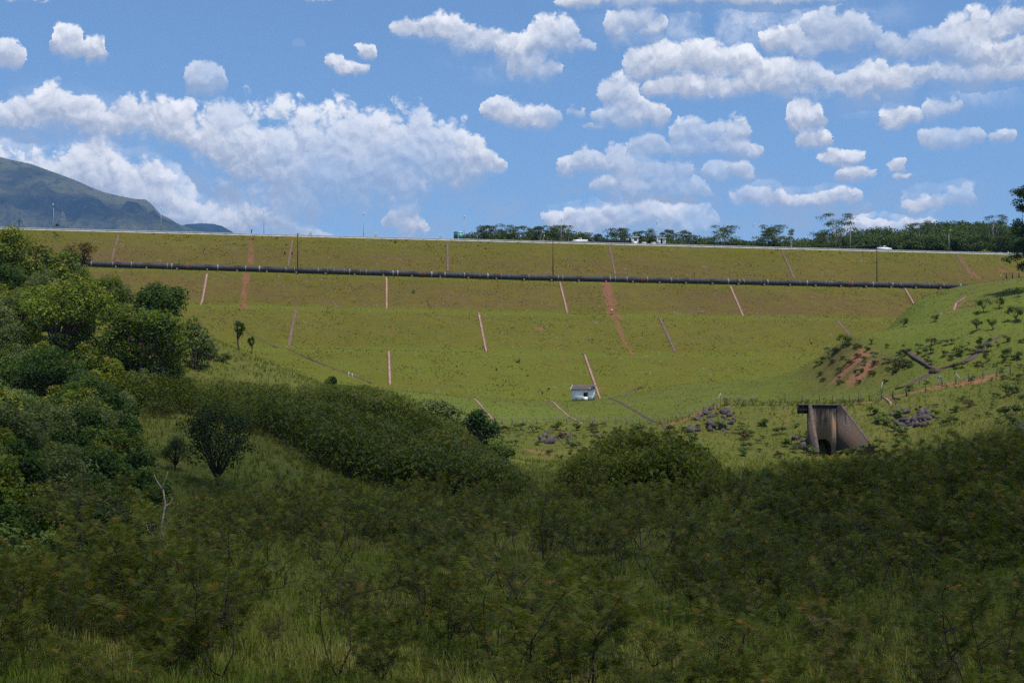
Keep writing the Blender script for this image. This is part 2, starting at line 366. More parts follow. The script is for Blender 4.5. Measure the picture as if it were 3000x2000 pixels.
def soil_grass(name, greens, dry, soil, bare_amt=0.60, bstr=0.6):
    m, t, b, o = new_mat(name)
    tcn = N(t, 'ShaderNodeTexCoord'); P_ = tcn.outputs['Object']
    big = noise(t, P_, 0.035, 5, 0.6); mid = noise(t, P_, 0.35, 6, 0.65); fine = noise(t, P_, 2.6, 6, 0.7); tiny = noise(t, P_, 9.0, 4, 0.7)
    st = N(t, 'ShaderNodeMapping'); st.inputs['Scale'].default_value = (0.10, 0.10, 0.8); t.links.new(P_, st.inputs[0])
    streak = noise(t, st.outputs[0], 1.0, 6, 0.7)
    c = mixc(t, maprange(t, big, 0.35, 0.65), greens[0], greens[1])
    c = mixc(t, maprange(t, mid, 0.4, 0.68), c, greens[2])
    c = mixc(t, math_n(t, 'MULTIPLY', maprange(t, streak, 0.5, 0.7), 0.5), c, dry[0])
    c = mixc(t, math_n(t, 'MULTIPLY', attr(t, 'brown'), maprange(t, math_n(t, 'ADD', math_n(t, 'MULTIPLY', fine, 0.5), math_n(t, 'MULTIPLY', mid, 0.5)), 0.36, 0.62)), c, dry[1])
    c = mixc(t, math_n(t, 'MULTIPLY', attr(t, 'lush'), 0.75), c, greens[3])
    pale = math_n(t, 'ADD', math_n(t, 'MULTIPLY', mid, 0.5), math_n(t, 'MULTIPLY', fine, 0.5))
    c = mixc(t, math_n(t, 'MULTIPLY', maprange(t, pale, bare_amt - 0.04, bare_amt + 0.06), 0.75), c, dry[2])
    c = mixc(t, maprange(t, math_n(t, 'ADD', math_n(t, 'MULTIPLY', tiny, 0.5), math_n(t, 'MULTIPLY', fine, 0.5)), 0.40, 0.60, 0.75, 0.0), c, mixc(t, 1.0, c, (0.42, 0.5, 0.5), 'MULTIPLY'))
    red = mixc(t, fine, soil[0], soil[1])
    dm = math_n(t, 'ADD', attr(t, 'dirt'), math_n(t, 'MULTIPLY', math_n(t, 'SUBTRACT', math_n(t, 'ADD', math_n(t, 'MULTIPLY', mid, 0.5), math_n(t, 'MULTIPLY', fine, 0.5)), 0.5), 1.6))
    c = mixc(t, math_n(t, 'MULTIPLY', maprange(t, dm, 0.45, 0.85), 0.85), c, red)
    setc(t, b.inputs['Base Color'], c); b.inputs['Roughness'].default_value = 0.95; b.inputs['Specular IOR Level'].default_value = 0.05
    bump(t, b, math_n(t, 'ADD', fine, math_n(t, 'MULTIPLY', tiny, 0.5)), bstr, 0.25)
    return m
M['dam'] = soil_grass('dam_grass', [(0.126, 0.108, 0.017), (0.152, 0.120, 0.023), (0.098, 0.100, 0.014), (0.130, 0.148, 0.020)],
                      [(0.165, 0.115, 0.030), (0.132, 0.074, 0.036), (0.29, 0.21, 0.135)], [(0.25, 0.105, 0.068), (0.165, 0.062, 0.042)])
M['ground'] = soil_grass('ground_grass', [(0.112, 0.122, 0.020), (0.15, 0.138, 0.032), (0.094, 0.110, 0.018), (0.138, 0.168, 0.026)],
                      [(0.13, 0.11, 0.04), (0.10, 0.075, 0.03), (0.19, 0.15, 0.08)], [(0.27, 0.125, 0.075), (0.19, 0.08, 0.048)], bare_amt=0.62)
M['concrete_rose'] = plain('concrete_rose', (0.17, 0.10, 0.075), 0.9, var=0.3, scale=0.8)
M['concrete_pink'] = plain('concrete_pink', (0.33, 0.19, 0.14), 0.9, var=0.25, scale=0.8)
M['concrete_dark'] = plain('concrete_dark', (0.085, 0.062, 0.05), 0.9, var=0.3, scale=1.0)
M['kerb'] = plain('kerb_concrete', (0.13, 0.095, 0.07), 0.9, var=0.45, scale=1.4)
M['asphalt'] = plain('asphalt', (0.05, 0.05, 0.05), 0.9, var=0.2, scale=1)
M['steel'] = plain('galvanised_steel', (0.46, 0.46, 0.45), 0.45, 0.0, var=0.12, scale=1.0)
M['steel_dark'] = plain('dark_steel', (0.10, 0.10, 0.11), 0.5, var=0.3)
M['lamp_grey'] = plain('lamp_grey', (0.33, 0.34, 0.35), 0.6, var=0.1)
M['lamp_white'] = plain('lamp_white', (0.75, 0.75, 0.72), 0.5, var=0.05)
M['wood_pole'] = plain('wood_pole', (0.045, 0.035, 0.03), 0.9, var=0.3)
M['white_paint'] = plain('white_paint', (0.72, 0.72, 0.70), 0.6, var=0.06)
M['car_white'] = plain('car_white', (0.78, 0.78, 0.78), 0.25, var=0.02)
M['glass_dark'] = plain('glass_dark', (0.02, 0.025, 0.03), 0.1, var=0.1)
M['tyre'] = plain('tyre', (0.02, 0.02, 0.02), 0.9, var=0.1)
M['black_panel'] = plain('black_panel', (0.012, 0.012, 0.013), 0.7, var=0.2)
M['toilet_green'] = plain('toilet_green', (0.035, 0.13, 0.075), 0.45, var=0.1)
M['toilet_teal'] = plain('toilet_teal', (0.07, 0.36, 0.34), 0.45, var=0.08)
M['cream'] = plain('cream_paint', (0.55, 0.52, 0.42), 0.6, var=0.1)
M['blue_pale'] = plain('pale_blue_plastic', (0.35, 0.55, 0.62), 0.5, var=0.1)
M['sign_blue'] = plain('sign_blue', (0.06, 0.13, 0.24), 0.5, var=0.15)
M['roof_brown'] = plain('roof_sheet', (0.10, 0.075, 0.07), 0.85, var=0.2, scale=2.5)
M['rock'] = plain('rock', (0.085, 0.069, 0.062), 0.95, var=0.55, scale=2.5, dirt=(0.07, 0.055, 0.05))
M['fence_post'] = plain('fence_post_concrete', (0.13, 0.12, 0.10), 0.9, var=0.3)
M['fence_wood'] = plain('fence_post_wood', (0.05, 0.035, 0.028), 0.9, var=0.3)
M['wire'] = plain('wire', (0.25, 0.25, 0.25), 0.5)
M['rust'] = plain('rust', (0.13, 0.06, 0.035), 0.9, var=0.4, scale=6)

def pipe_mat():
    m, t, b, o = new_mat('pipe_bitumen'); tcn = N(t, 'ShaderNodeTexCoord'); oi = N(t, 'ShaderNodeObjectInfo')
    sp = N(t, 'ShaderNodeSeparateXYZ'); t.links.new(tcn.outputs['Object'], sp.inputs[0])
    cx = N(t, 'ShaderNodeCombineXYZ'); t.links.new(math_n(t, 'ADD', sp.outputs[0], math_n(t, 'MULTIPLY', oi.outputs['Random'], 300.0)), cx.inputs[0])
    band = noise(t, cx.outputs[0], 1.5, 3, 0.6)
    n = noise(t, tcn.outputs['Object'], 3.0, 6, 0.7); n2 = noise(t, tcn.outputs['Object'], 9.0, 4, 0.7)
    c = mixc(t, maprange(t, n, 0.3, 0.7), (0.022, 0.021, 0.022), (0.075, 0.068, 0.066))
    wm = math_n(t, 'MULTIPLY', maprange(t, band, 0.57, 0.62), maprange(t, n2, 0.40, 0.58))
    c = mixc(t, wm, c, (0.46, 0.45, 0.43))
    c = mixc(t, math_n(t, 'MULTIPLY', maprange(t, band, 0.30, 0.36, 1, 0), maprange(t, n, 0.45, 0.6)), c, (0.14, 0.075, 0.05))
    setc(t, b.inputs['Base Color'], c); b.inputs['Roughness'].default_value = 0.65
    return m
M['pipe'] = pipe_mat()

def culvert_mat(name, base, streak_amt, lines):
    m, t, b, o = new_mat(name); tcn = N(t, 'ShaderNodeTexCoord'); P_ = tcn.outputs['Object']
    sp = N(t, 'ShaderNodeSeparateXYZ'); t.links.new(P_, sp.inputs[0])
    mp = N(t, 'ShaderNodeMapping'); mp.inputs['Scale'].default_value = (1.6, 1.6, 0.22); t.links.new(P_, mp.inputs[0])
    streak = noise(t, mp.outputs[0], 1.0, 6, 0.65); n = noise(t, P_, 2.2, 7, 0.7); n3 = noise(t, P_, 0.5, 4, 0.6)
    c = mixc(t, maprange(t, n, 0.3, 0.7), tuple(x * 0.7 for x in base), tuple(x * 1.2 for x in base))
    c = mixc(t, maprange(t, n3, 0.42, 0.62, 0, 0.7), c, (base[0] * 1.2, base[1] * 0.88, base[2] * 0.66))
    # soot-black algae that starts under the coping and runs down in streaks
    hh = math_n(t, 'ADD', math_n(t, 'MULTIPLY', sp.outputs[2], 0.16), math_n(t, 'MULTIPLY', streak, 1.5))
    c = mixc(t, math_n(t, 'MULTIPLY', maprange(t, hh, 1.55, 1.95), streak_amt), c, (0.022, 0.02, 0.02))
    c = mixc(t, maprange(t, streak, 0.60, 0.70, 0, 0.75), c, (0.05, 0.043, 0.04))
    if lines:
        w = N(t, 'ShaderNodeTexWave', wave_type='BANDS', bands_direction='Z'); w.inputs['Scale'].default_value = 1.6; w.inputs['Distortion'].default_value = 0.6
        w.inputs['Detail'].default_value = 2.0; t.links.new(P_, w.inputs[0])
        ln = math_n(t, 'MULTIPLY', maprange(t, w.outputs['Fac'], 0.0, 0.18, 1, 0), maprange(t, n, 0.35, 0.6))
        c = mixc(t, math_n(t, 'MULTIPLY', ln, 0.6), c, (0.04, 0.032, 0.028))
    setc(t, b.inputs['Base Color'], c); b.inputs['Roughness'].default_value = 0.95
    bump(t, b, n, 0.4, 0.05)
    return m
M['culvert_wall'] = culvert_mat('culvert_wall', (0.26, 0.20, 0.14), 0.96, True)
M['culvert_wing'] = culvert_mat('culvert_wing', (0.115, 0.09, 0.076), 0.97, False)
M['culvert_barrel'] = plain('culvert_barrel', (0.03, 0.024, 0.02), 0.95, var=0.3)  # base colour darkened: the shade of the tunnel's depth is put into it
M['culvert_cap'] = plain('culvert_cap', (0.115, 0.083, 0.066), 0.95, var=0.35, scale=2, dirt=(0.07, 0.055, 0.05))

def hut_wall():
    m, t, b, o = new_mat('hut_wall'); tcn = N(t, 'ShaderNodeTexCoord'); P_ = tcn.outputs['Object']
    sp = N(t, 'ShaderNodeSeparateXYZ'); t.links.new(P_, sp.inputs[0])
    n = noise(t, P_, 1.1, 6, 0.65); n2 = noise(t, P_, 6.0, 5, 0.6)
    c = mixc(t, n2, (0.82, 0.81, 0.78), (0.88, 0.87, 0.84))
    hh = math_n(t, 'SUBTRACT', sp.outputs[2], math_n(t, 'MULTIPLY', n, 1.3))
    c = mixc(t, maprange(t, hh, -0.55, -0.05, 0.85, 0.0), c, (0.13, 0.10, 0.08))
    setc(t, b.inputs['Base Color'], c); b.inputs['Roughness'].default_value = 0.85
    return m
M['hut_wall'] = hut_wall()

def mountain_mat():
    m, t, b, o = new_mat('mountain_slope'); tcn = N(t, 'ShaderNodeTexCoord'); P_ = tcn.outputs['Object']
    mpm = N(t, 'ShaderNodeMapping'); mpm.inputs['Rotation'].default_value = (0, 0.75, 0); mpm.inputs['Scale'].default_value = (0.35, 0.4, 1.0); t.links.new(P_, mpm.inputs[0])
    n = noise(t, mpm.outputs[0], 0.0040, 8, 0.62); n2 = noise(t, P_, 0.012, 8, 0.7)
    c = mixc(t, maprange(t, n, 0.38, 0.62), (0.012, 0.022, 0.012), (0.125, 0.125, 0.055))  # dark diagonal bands: gully vegetation, with relief shade put into the colour
    c = mixc(t, maprange(t, n2, 0.5, 0.62, 0, 0.8), c, (0.03, 0.045, 0.025))
    c = mixc(t, maprange(t, n2, 0.30, 0.42, 0.5, 0), c, (0.17, 0.14, 0.10))
    setc(t, b.inputs['Base Color'], c); b.inputs['Roughness'].default_value = 1.0; b.inputs['Specular IOR Level'].default_value = 0
    bump(t, b, n2, 1.0, 60.0)
    return m
M['mountain'] = mountain_mat()
def cloud_mat():
    m, t, b, o = new_mat('cloud_vapour')
    tcn = N(t, 'ShaderNodeTexCoord'); n = noise(t, tcn.outputs['Object'], 0.02, 4)
    c = mixc(t, n, (0.86, 0.86, 0.86), (0.93, 0.93, 0.93))
    d = N(t, 'ShaderNodeBsdfDiffuse'); setc(t, d.inputs[0], c)
    tr = N(t, 'ShaderNodeBsdfTranslucent'); setc(t, tr.inputs[0], c)
    mx = N(t, 'ShaderNodeMixShader'); mx.inputs[0].default_value = 0.5
    t.links.new(d.outputs[0], mx.inputs[1]); t.links.new(tr.outputs[0], mx.inputs[2])
    th = N(t, 'ShaderNodeBsdfTransparent'); m2 = N(t, 'ShaderNodeMixShader'); t.links.new(maprange(t, noise(t, tcn.outputs['Object'], 0.035, 3), 0.36, 0.64, 0.38, 0.86), m2.inputs[0])
    t.links.new(mx.outputs[0], m2.inputs[1]); t.links.new(th.outputs[0], m2.inputs[2]); t.links.new(m2.outputs[0], o.inputs[0])
    return m
M['cloud'] = cloud_mat()

# ------------------------------------------------------------------ the dam (straight earth embankment, four benches)
DIR = np.array([0.9815, 0.1914]); NRM = np.array([0.1914, -0.9815])   # along the crest / down the face towards the camera
CREST0 = np.array([0.0, 415.0]); CREST_Z = 53.9
CY = 0.9815
PROFILE = [(-400, 49.0), (-30, 49.0), (-14, 49.5), (-10.6, CREST_Z), (0.0, CREST_Z), (29.0 * CY, 39.3), (34.0 * CY, 39.1), (55.2 * CY, 28.75), (58.2 * CY, 28.6),
           (81.5 * CY, 17.1), (84.5 * CY, 16.95), (109.1 * CY, 5.0), (140.0 * CY, -8.0)]
PP = np.array([p for p, z in PROFILE]); PZ = np.array([z for p, z in PROFILE])
def pt(X, Y):
    dx = X - CREST0[0]; dy = Y - CREST0[1]
    return dx * NRM[0] + dy * NRM[1], dx * DIR[0] + dy * DIR[1]      # p (down-face distance), s (along)
def dam_z_ps(p, s):
    z = np.interp(p, PP, PZ)
    grade = np.where(s < 0, -0.0105 * s, 0.0) * np.clip((p - 3) / 25.0, 0, 1)
    return z + grade
def dam_z(X, Y):
    p, s = pt(X, Y); return dam_z_ps(p, s)
def ps_xy(p, s):
    return CREST0[0] + NRM[0] * p + DIR[0] * s, CREST0[1] + NRM[1] * p + DIR[1] * s

# ------------------------------------------------------------------ the ground: smooth spline through surveyed points
CP = [(x, y, z) for x, y, z in [
 (0,-40,-1.7),(40,-40,-1.7),(-40,-40,-1.7),(0,0,-1.8),(25,0,-1.8),(-25,0,-1.8),(0,13,-4.6),(28,15,-4.8),(-28,15,-4.4),(0,30,-7.2),(26,32,-7.2),(-26,32,-6.0),
 (0,60,-8.2),(27,60,-8.2),(-12,60,-7.8),(-25,60,-5.2),(-45,60,-1.0),(45,60,-7.0),(0,95,-7.6),(20,90,-7.6),(28,105,-4.7),(36,97,-3.3),(48,100,-2.4),(58,80,-3.0),(-12,90,-7.6),(-22,85,-5.6),(-34,92,-2.5),(-55,95,3),
 (11,131,-6.2),(0,118,-7.0),(25,125,-6.4),(45,130,-5.0),(-22,112,-6.2),(-25,120,-5.2),(-45,125,0.0),(-70,130,6),(80,140,-2),
 (-24,142,-3.0),(-27.5,156,-1.2),(-19,145,-4.6),(-13,138,-6.0),(0,150,-6.0),(15,150,-6.0),(32,165,-5.6),(55,170,-4.0),(-35.5,185,2.8),(-19,200,2.6),(-9.6,200,-1.8),(-2,180,-5.2),(-20,178,-1.2),
 (10,190,-5.6),(0,222,-5.4),(25,200,-5.2),
 (-62,190,10.5),(-50,190,8.0),(-61,170,3.5),(-50,165,1.5),(-82,235,23),(-78,250,24.5),(-100,240,28),(-120,300,38),(-110,180,18),(-73,255,24.0),(-55,240,16.5),(-90,280,31),
]] + [tuple(W(*c)) for c in [
 (750,1040,300),(700,1100,270),(900,1110,287),(1000,1128,282),(1100,1135,296),(1150,1158,268),(1350,1200,275),(1300,1160,300),
 (1500,1170,302),(1700,1174,304),(1800,1166,310),(1950,1140,314),(2100,1135,317),(2400,1119,319),(1650,1205,285),(1900,1190,290),(2150,1160,290),
 (1430,1240,266),(1530,1242,265),(1720,1242,264),(1930,1242,262),(1965,1240,262),(2105,1183,257),(2300,1180,258),(2480,1180,256),(2580,1170,252),(2660,1158,250),(2780,1130,252),(2900,1108,256),
 (1600,1300,240),(1900,1300,238),(1700,1350,222),(2100,1290,234),(2100,1345,212),(2250,1260,240),(2350,1200,246),(2330,1300,229),(2470,1198,243),
 (2600,1290,226),(2420,1356,212),(2440,1356,196),(2400,1362,180),(2700,1250,230),(2850,1225,220),(3000,1235,190),(3150,1180,200),(2900,1150,243),(3000,1120,240),(3150,1080,240),
 (2480,1005,297),(2560,1132,275),(2420,1122,290),(2600,1020,290),(2530,1060,283),(2750,1092,262),(2850,1055,264),(2950,975,272),(3000,905,288),(2900,885,305),(2540,1018,325),(2600,1008,330),(2660,995,338),(2750,945,335),(3150,850,300),
 (2700,868,362),(2780,852,358),(2860,842,352),(3000,832,345),(3200,810,340)]] + [
 (-30,325,2.5),(0,325,2),(30,325,2.5),(60,330,4),(-30,355,0),(0,360,0),(40,370,0),(80,370,6),(-60,350,8),(-95,360,26),(100,380,24),(130,395,32),
 (0,420,6),(-60,410,6),(70,430,6),(-110,395,28),(-140,380,40),(150,440,34),(-180,300,48),(200,300,48),(200,200,20),(-160,150,30),(160,120,4),(-120,60,12),(120,40,-4),(190,380,44)]
CPA = np.array(CP)
def tps_fit(A, lam=0.02):
    x = A[:, :2] / 100.0; n = len(x)
    d = np.linalg.norm(x[:, None] - x[None], axis=2); K = np.where(d > 0, d * d * np.log(d + 1e-12), 0) + lam * 0.01 * np.eye(n)
    Pm = np.hstack([np.ones((n, 1)), x]); L = np.block([[K, Pm], [Pm.T, np.zeros((3, 3))]])
    return np.linalg.solve(L, np.concatenate([A[:, 2], np.zeros(3)]))
TW = tps_fit(CPA)
def vnoise(x, y, seed=0):
    xi = np.floor(x).astype(np.int64); yi = np.floor(y).astype(np.int64); fx = x - xi; fy = y - yi
    def h(a, b):
        v = (a * 374761393 + b * 668265263 + seed * 144665) & 0x7fffffff
        v = ((v ^ (v >> 13)) * 1274126177) & 0x7fffffff
        return (v & 0xffff) / 65535.0
    sx = fx * fx * (3 - 2 * fx); sy = fy * fy * (3 - 2 * fy)
    return (h(xi, yi) * (1 - sx) + h(xi + 1, yi) * sx) * (1 - sy) + (h(xi, yi + 1) * (1 - sx) + h(xi + 1, yi + 1) * sx) * sy
def fbm(x, y, oct=4, seed=0):
    r = 0; a = 0.5
    for i in range(oct):
        r = r + a * (vnoise(x, y, seed + i * 7) - 0.5); x = x * 2.03; y = y * 2.03; a *= 0.5
    return r
CULV = tuple(W(2412, 1340, 228)); CULV_A = math.radians(18)
def culv_local(x, y):
    dx = x - CULV[0]; dy = y - CULV[1]; c, s = math.cos(CULV_A), math.sin(CULV_A)
    return dx * c + dy * s, -dx * s + dy * c
def far_z(X, Y):
    hill = 26 * np.exp(-((X - 210) / 95.0) ** 2 - ((Y - 640) / 140.0) ** 2)
    return 49.0 + hill - 0.004 * np.maximum(Y - 900, 0)
def ground_z(X, Y):
    X = np.asarray(X, float); Y = np.asarray(Y, float); sh = np.broadcast(X, Y).shape
    x = np.broadcast_to(X, sh).ravel(); y = np.broadcast_to(Y, sh).ravel()
    out = np.empty(len(x))
    cx = CPA[:, 0] / 100; cy = CPA[:, 1] / 100
    for i in range(0, len(x), 20000):
        a = x[i:i + 20000, None] / 100; b = y[i:i + 20000, None] / 100
        a = np.clip(a, -2.6, 2.6); b = np.clip(b, -0.6, 4.6)
        d2 = (a - cx) ** 2 + (b - cy) ** 2
        K = 0.5 * d2 * np.log(d2 + 1e-12)
        out[i:i + 20000] = K @ TW[:-3] + TW[-3] + TW[-2] * a[:, 0] + TW[-1] * b[:, 0]
    out = out + fbm(x / 5.0, y / 5.0, 3, 3) * 0.55 + fbm(x / 1.4, y / 1.4, 2, 9) * 0.22
    out = out + fbm(x / 16.0, y / 12.0, 3, 17) * 2.4 * np.clip((x - 62) / 14, 0, 1) * np.clip((y - 238) / 14, 0, 1)
    lx, ly = culv_local(x, y)                                       # the stream bed in front of the culvert mouth
    sd_ = np.maximum(0, np.abs(lx) - (2.45 + 0.34 * np.clip(-ly, 0, 7)))
    cut = CULV[2] + 0.1 + np.where(ly > -6.8, 3.0, 1.1) * sd_
    cut = cut + 60.0 * np.clip(ly - 1.7, 0, 1) + np.maximum(0, -ly - 30) * 0.4
    out = np.minimum(out, cut)
    p, s = pt(x, y)
    w = np.clip((-p - 2) / 10.0, 0, 1)                              # behind the crest
    out = out * (1 - w) + far_z(x, y) * w
    sd = np.clip((np.abs(x) - 190) / 120.0, 0, 1) * (1 - w)
    out = out * (1 - sd) + np.clip(0.12 * y + 8, -2, 46) * sd
    return out.reshape(sh)
def surf_z(X, Y):
    return np.maximum(ground_z(X, Y), dam_z(X, Y) )
YS = np.concatenate([np.linspace(24, 200, 300), np.linspace(200.5, 480, 580)])
def hit(px, py):
    """first surface point along the line of sight"""
    u = (px - 1500) / FPX; v = (HORIZON - py) / FPX
    z = surf_z(u * YS, YS); d = z - v * YS
    k = np.argmax(d >= 0)
    if d[k] < 0: k = len(YS) - 1
    if k == 0: Y = YS[0]
    else: Y = YS[k - 1] + (YS[k] - YS[k - 1]) * (-d[k - 1]) / (d[k] - d[k - 1] + 1e-9)
    return np.array([u * Y, Y, float(surf_z(np.array([u * Y]), np.array([Y]))[0])])
def dam_hit(px, py):
    u = (px - 1500) / FPX; v = (HORIZON - py) / FPX; z = dam_z(u * YS, YS); d = z - v * YS; k = max(1, int(np.argmax(d >= 0)))
    Y = YS[k - 1] + (YS[k] - YS[k - 1]) * (-d[k - 1]) / (d[k] - d[k - 1] + 1e-9)
    return np.array([u * Y, Y, float(dam_z(np.array([u * Y]), np.array([Y]))[0])])
def hits(poly, step=None):
    return [hit(x, y) for x, y in poly]
def dist_poly(X, Y, pts):
    P_ = np.array(pts)[:, :2]; best = np.full(X.shape, 1e9)
    for a, b in zip(P_[:-1], P_[1:]):
        ab = b - a; L = ab @ ab
        tt = np.clip(((X - a[0]) * ab[0] + (Y - a[1]) * ab[1]) / max(L, 1e-9), 0, 1)
        best = np.minimum(best, np.hypot(X - a[0] - tt * ab[0], Y - a[1] - tt * ab[1]))
    return best

# red-soil scars: (photo polyline, half width in metres, strength)
SCARS = [([(737,694),(736,735),(734,772)], 1.5, 0.75), ([(722,800),(716,850),(712,900)], 1.5, 0.8), ([(700,901),(735,902)], 1.2, 0.7),
         ([(1771,826),(1783,860),(1790,903),(1800,928)], 2.1, 0.85), ([(1790,830),(1805,880),(1808,915)], 1.0, 0.5),
         ([(1730,925),(1800,928),(1845,930)], 0.9, 0.6), ([(1806,940),(1820,980),(1835,1010),(1853,1037)], 1.1, 0.85), ([(1840,1040),(1870,1038)], 1.2, 0.7),
         ([(1738,1050),(1745,1085),(1762,1135)], 0.7, 0.6), ([(1756,1138),(1772,1136)], 1.0, 0.8), ([(1798,1055),(1782,1080)], 0.5, 0.45),
         ([(1572,961),(1590,964)], 1.3, 0.9), ([(1648,1051),(1654,1051)], 1.0, 0.8), ([(1695,1077),(1700,1080)], .6, .6), ([(1140,965),(1146,968)], 1.4, 0.7), ([(870,1016),(885,1018)], 1.2, 0.7),
         ([(1380,985),(1386,988)], 0.9, .7), ([(1712,792),(1716,795)], 1.0, .7),
         ([(2810,752),(2832,785),(2868,815)], 1.5, 0.75), ([(2930,788),(2940,795)], 1.6, 0.8), ([(630,772),(760,778)], 1.0, 0.5), ([(1180,791),(1350,794)], 0.9, 0.45),
         ([(2100,910),(2240,905),(2420,915)], 2.2, 0.38), ([(1050,1083),(1075,1084)], 0.9, 0.5), ([(2320,943),(2430,946)], 0.7, 0.5), ([(2390,813),(2400,815)],.7,.6), ([(2288,808),(2296,810)],.7,.6)]
GSCARS = [([(1968,1240),(2020,1222),(2062,1203),(2104,1184)], 1.3, 1.0), ([(2520,1178),(2600,1168),(2700,1145),(2790,1126),(2915,1104)], 1.1, 1.0),
          ([(2455,1108),(2490,1075),(2525,1040)], 2.4, 0.85), ([(2500,1115),(2550,1065)], 2.0, 0.75), ([(2575,1120),(2590,1095)], .9, .6),
          ([(2800,912),(2850,880)], 1.0, 0.8), ([(2757,923),(2800,893),(2830,868)], 1.1, 0.75), ([(2890,880),(2950,865),(3000,850)], 1.5, 0.6), ([(2920,1000),(2960,985)], 1.0, .6),
          ([(1560,1320),(1610,1330)], 1.4, 0.8), ([(2308,1200),(2312,1240)], 0.7, 0.7), ([(1870,1165),(1915,1160)], .8, .6), ([(2680,1095),(2720,1110),(2700,1120)], 1.0, .5),
          ([(2800,1075),(2840,1062)], .9, .5), ([(2330,1120),(2350,1095)], .5, .6), ([(2960,950),(3000,935)],1.4,.5)]

# ------------------------------------------------------------------ ground sheet
def ground_mesh():
    ys = np.concatenate([np.linspace(-60, 20, 20), np.linspace(22, 130, 110), np.linspace(131.5, 350, 165), np.linspace(352, 470, 50),
                         np.geomspace(480, 13500, 42)])
    sx = np.linspace(-1, 1, 241)
    half = 60 + 0.55 * np.maximum(ys, 0) + np.where(ys > 600, (ys - 600) * 0.5, 0) + np.where(ys < 30, 30, 0)
    X = sx[None] * half[:, None]; Y = np.repeat(ys[:, None], len(sx), 1)
    Z = ground_z(X, Y)
    # keep the sheet under the embankment where the dam face is the visible surface
    dirt = np.zeros(X.shape); brown = np.zeros(X.shape); lush = np.zeros(X.shape)
    for poly, w, s in GSCARS:
        d = dist_poly(X, Y, hits(poly)); dirt = np.maximum(dirt, s * np.clip(1.35 - d / (w * 1.6), 0, 1))
    brown = np.clip(fbm(X / 18, Y / 18, 3, 21) * 2 + 0.35, 0, 1) * np.clip((180 - Y) / 60, 0.25, 1)
    lush = np.clip((Y - 250) / 30, 0, 1) * np.clip(fbm(X / 30, Y / 30, 3, 5) * 2 + 0.55, 0, 1)
    mb = dist_poly(X, Y, hits([(2460,1060),(2550,1060)])); k = np.clip(1.3 - mb / 9.0, 0, 1); brown = np.maximum(brown, k); lush *= 1 - k
    n, m = X.shape; idx = np.arange(n * m).reshape(n, m)
    q = np.stack([idx[:-1, :-1], idx[:-1, 1:], idx[1:, 1:], idx[1:, :-1]], -1).reshape(-1, 4)
    return mesh_np('ground', np.stack([X, Y, Z], -1).reshape(-1, 3), q, attrs={'dirt': dirt.ravel(), 'brown': brown.ravel(), 'lush': lush.ravel()}, smooth=True)
ground = obj('ground', ground_mesh(), M['ground']); tag(ground, kind='structure')

def dam_mesh():
    ps = np.unique(np.concatenate([np.array([-30, -14, -10.6]), np.linspace(0, 140 * CY, 150), PP[(PP > -11)]]))
    ss = np.linspace(-215, 255, 420)
    Pm, Sm = np.meshgrid(ps, ss, indexing='ij')
    X, Y = ps_xy(Pm, Sm); Z = dam_z_ps(Pm, Sm)
    face = np.clip(Pm / 3.0, 0, 1)
    Z = Z + face * (fbm(X / 9, Y / 9, 3, 31) * 0.45 + fbm(X / 2.2, Y / 2.2, 2, 37) * 0.16)
    dirt = np.zeros(X.shape)
    for poly, w, s in SCARS:
        d = dist_poly(X, Y, [dam_hit(*c) for c in poly]); dirt = np.maximum(dirt, s * 0.94 * np.clip(1.35 - d / (w * 1.05), 0, 1))
    dirt = np.maximum(dirt, np.where((Pm > 2) & (Pm < 57 * CY), 0.17, 0.06) * (0.6 + 2.0 * fbm(X / 16, Y / 10, 3, 47)))
    t2 = np.where((Pm > 34.6 * CY) & (Pm < 55.2 * CY), 1.0, 0.0) * np.clip((Pm - 33) / 8, 0.2, 1); t1 = np.exp(-((Pm - 18) / 9.0) ** 2); t3 = np.where((Pm > 58.5) & (Pm < 72), .45, 0.0)
    bench = np.zeros(X.shape)
    for c in (32 * CY, 57 * CY, 83 * CY): bench = np.maximum(bench, np.clip(1.6 - np.abs(Pm - c) / 2.4, 0, 1))
    brown = np.clip((1.15 * t2 + 0.95 * t1 + 0.35 * t3) * (0.8 + 1.9 * fbm(X / 35, Y / 22, 4, 41)) * (1 - bench), 0, 1)
    lush = np.clip(bench * 0.9 + (np.where(Pm > 58, 0.3, 0) + np.clip((Pm - 82) / 12, 0, 0.6)) * (0.8 + 1.8 * fbm(X / 20, Y / 14, 4, 51)), 0, 1)
    n, m = X.shape; idx = np.arange(n * m).reshape(n, m)
    q = np.stack([idx[:-1, :-1], idx[1:, :-1], idx[1:, 1:], idx[:-1, 1:]], -1).reshape(-1, 4)
    return mesh_np('earth_dam', np.stack([X, Y, Z], -1).reshape(-1, 3), q, attrs={'dirt': dirt.ravel(), 'brown': brown.ravel(), 'lush': lush.ravel()}, smooth=True)
dam = obj('earth_dam', dam_mesh(), M['dam'])
tag(dam, 'long grassy earth dam with stepped benches across the valley', 'dam')

# crest road: a slab raised above the shoulder
ROAD_Z = CREST_Z + 0.42
mb = MB(); xs = np.linspace(-210, 250, 60); V = []
for s_ in xs:
    for p, z in ((-9.2, CREST_Z - 0.2), (-9.2, ROAD_Z), (-1.5, ROAD_Z), (-1.5, CREST_Z - 0.2)):
        x, y = ps_xy(p, s_); V.append((x, y, z))
mb.add(V, [(4 * i + j, 4 * i + (j + 1), 4 * i + 5 + j, 4 * i + 4 + j) for i in range(len(xs) - 1) for j in range(3)])
tag(mb.build('road', M['asphalt']), kind='structure')

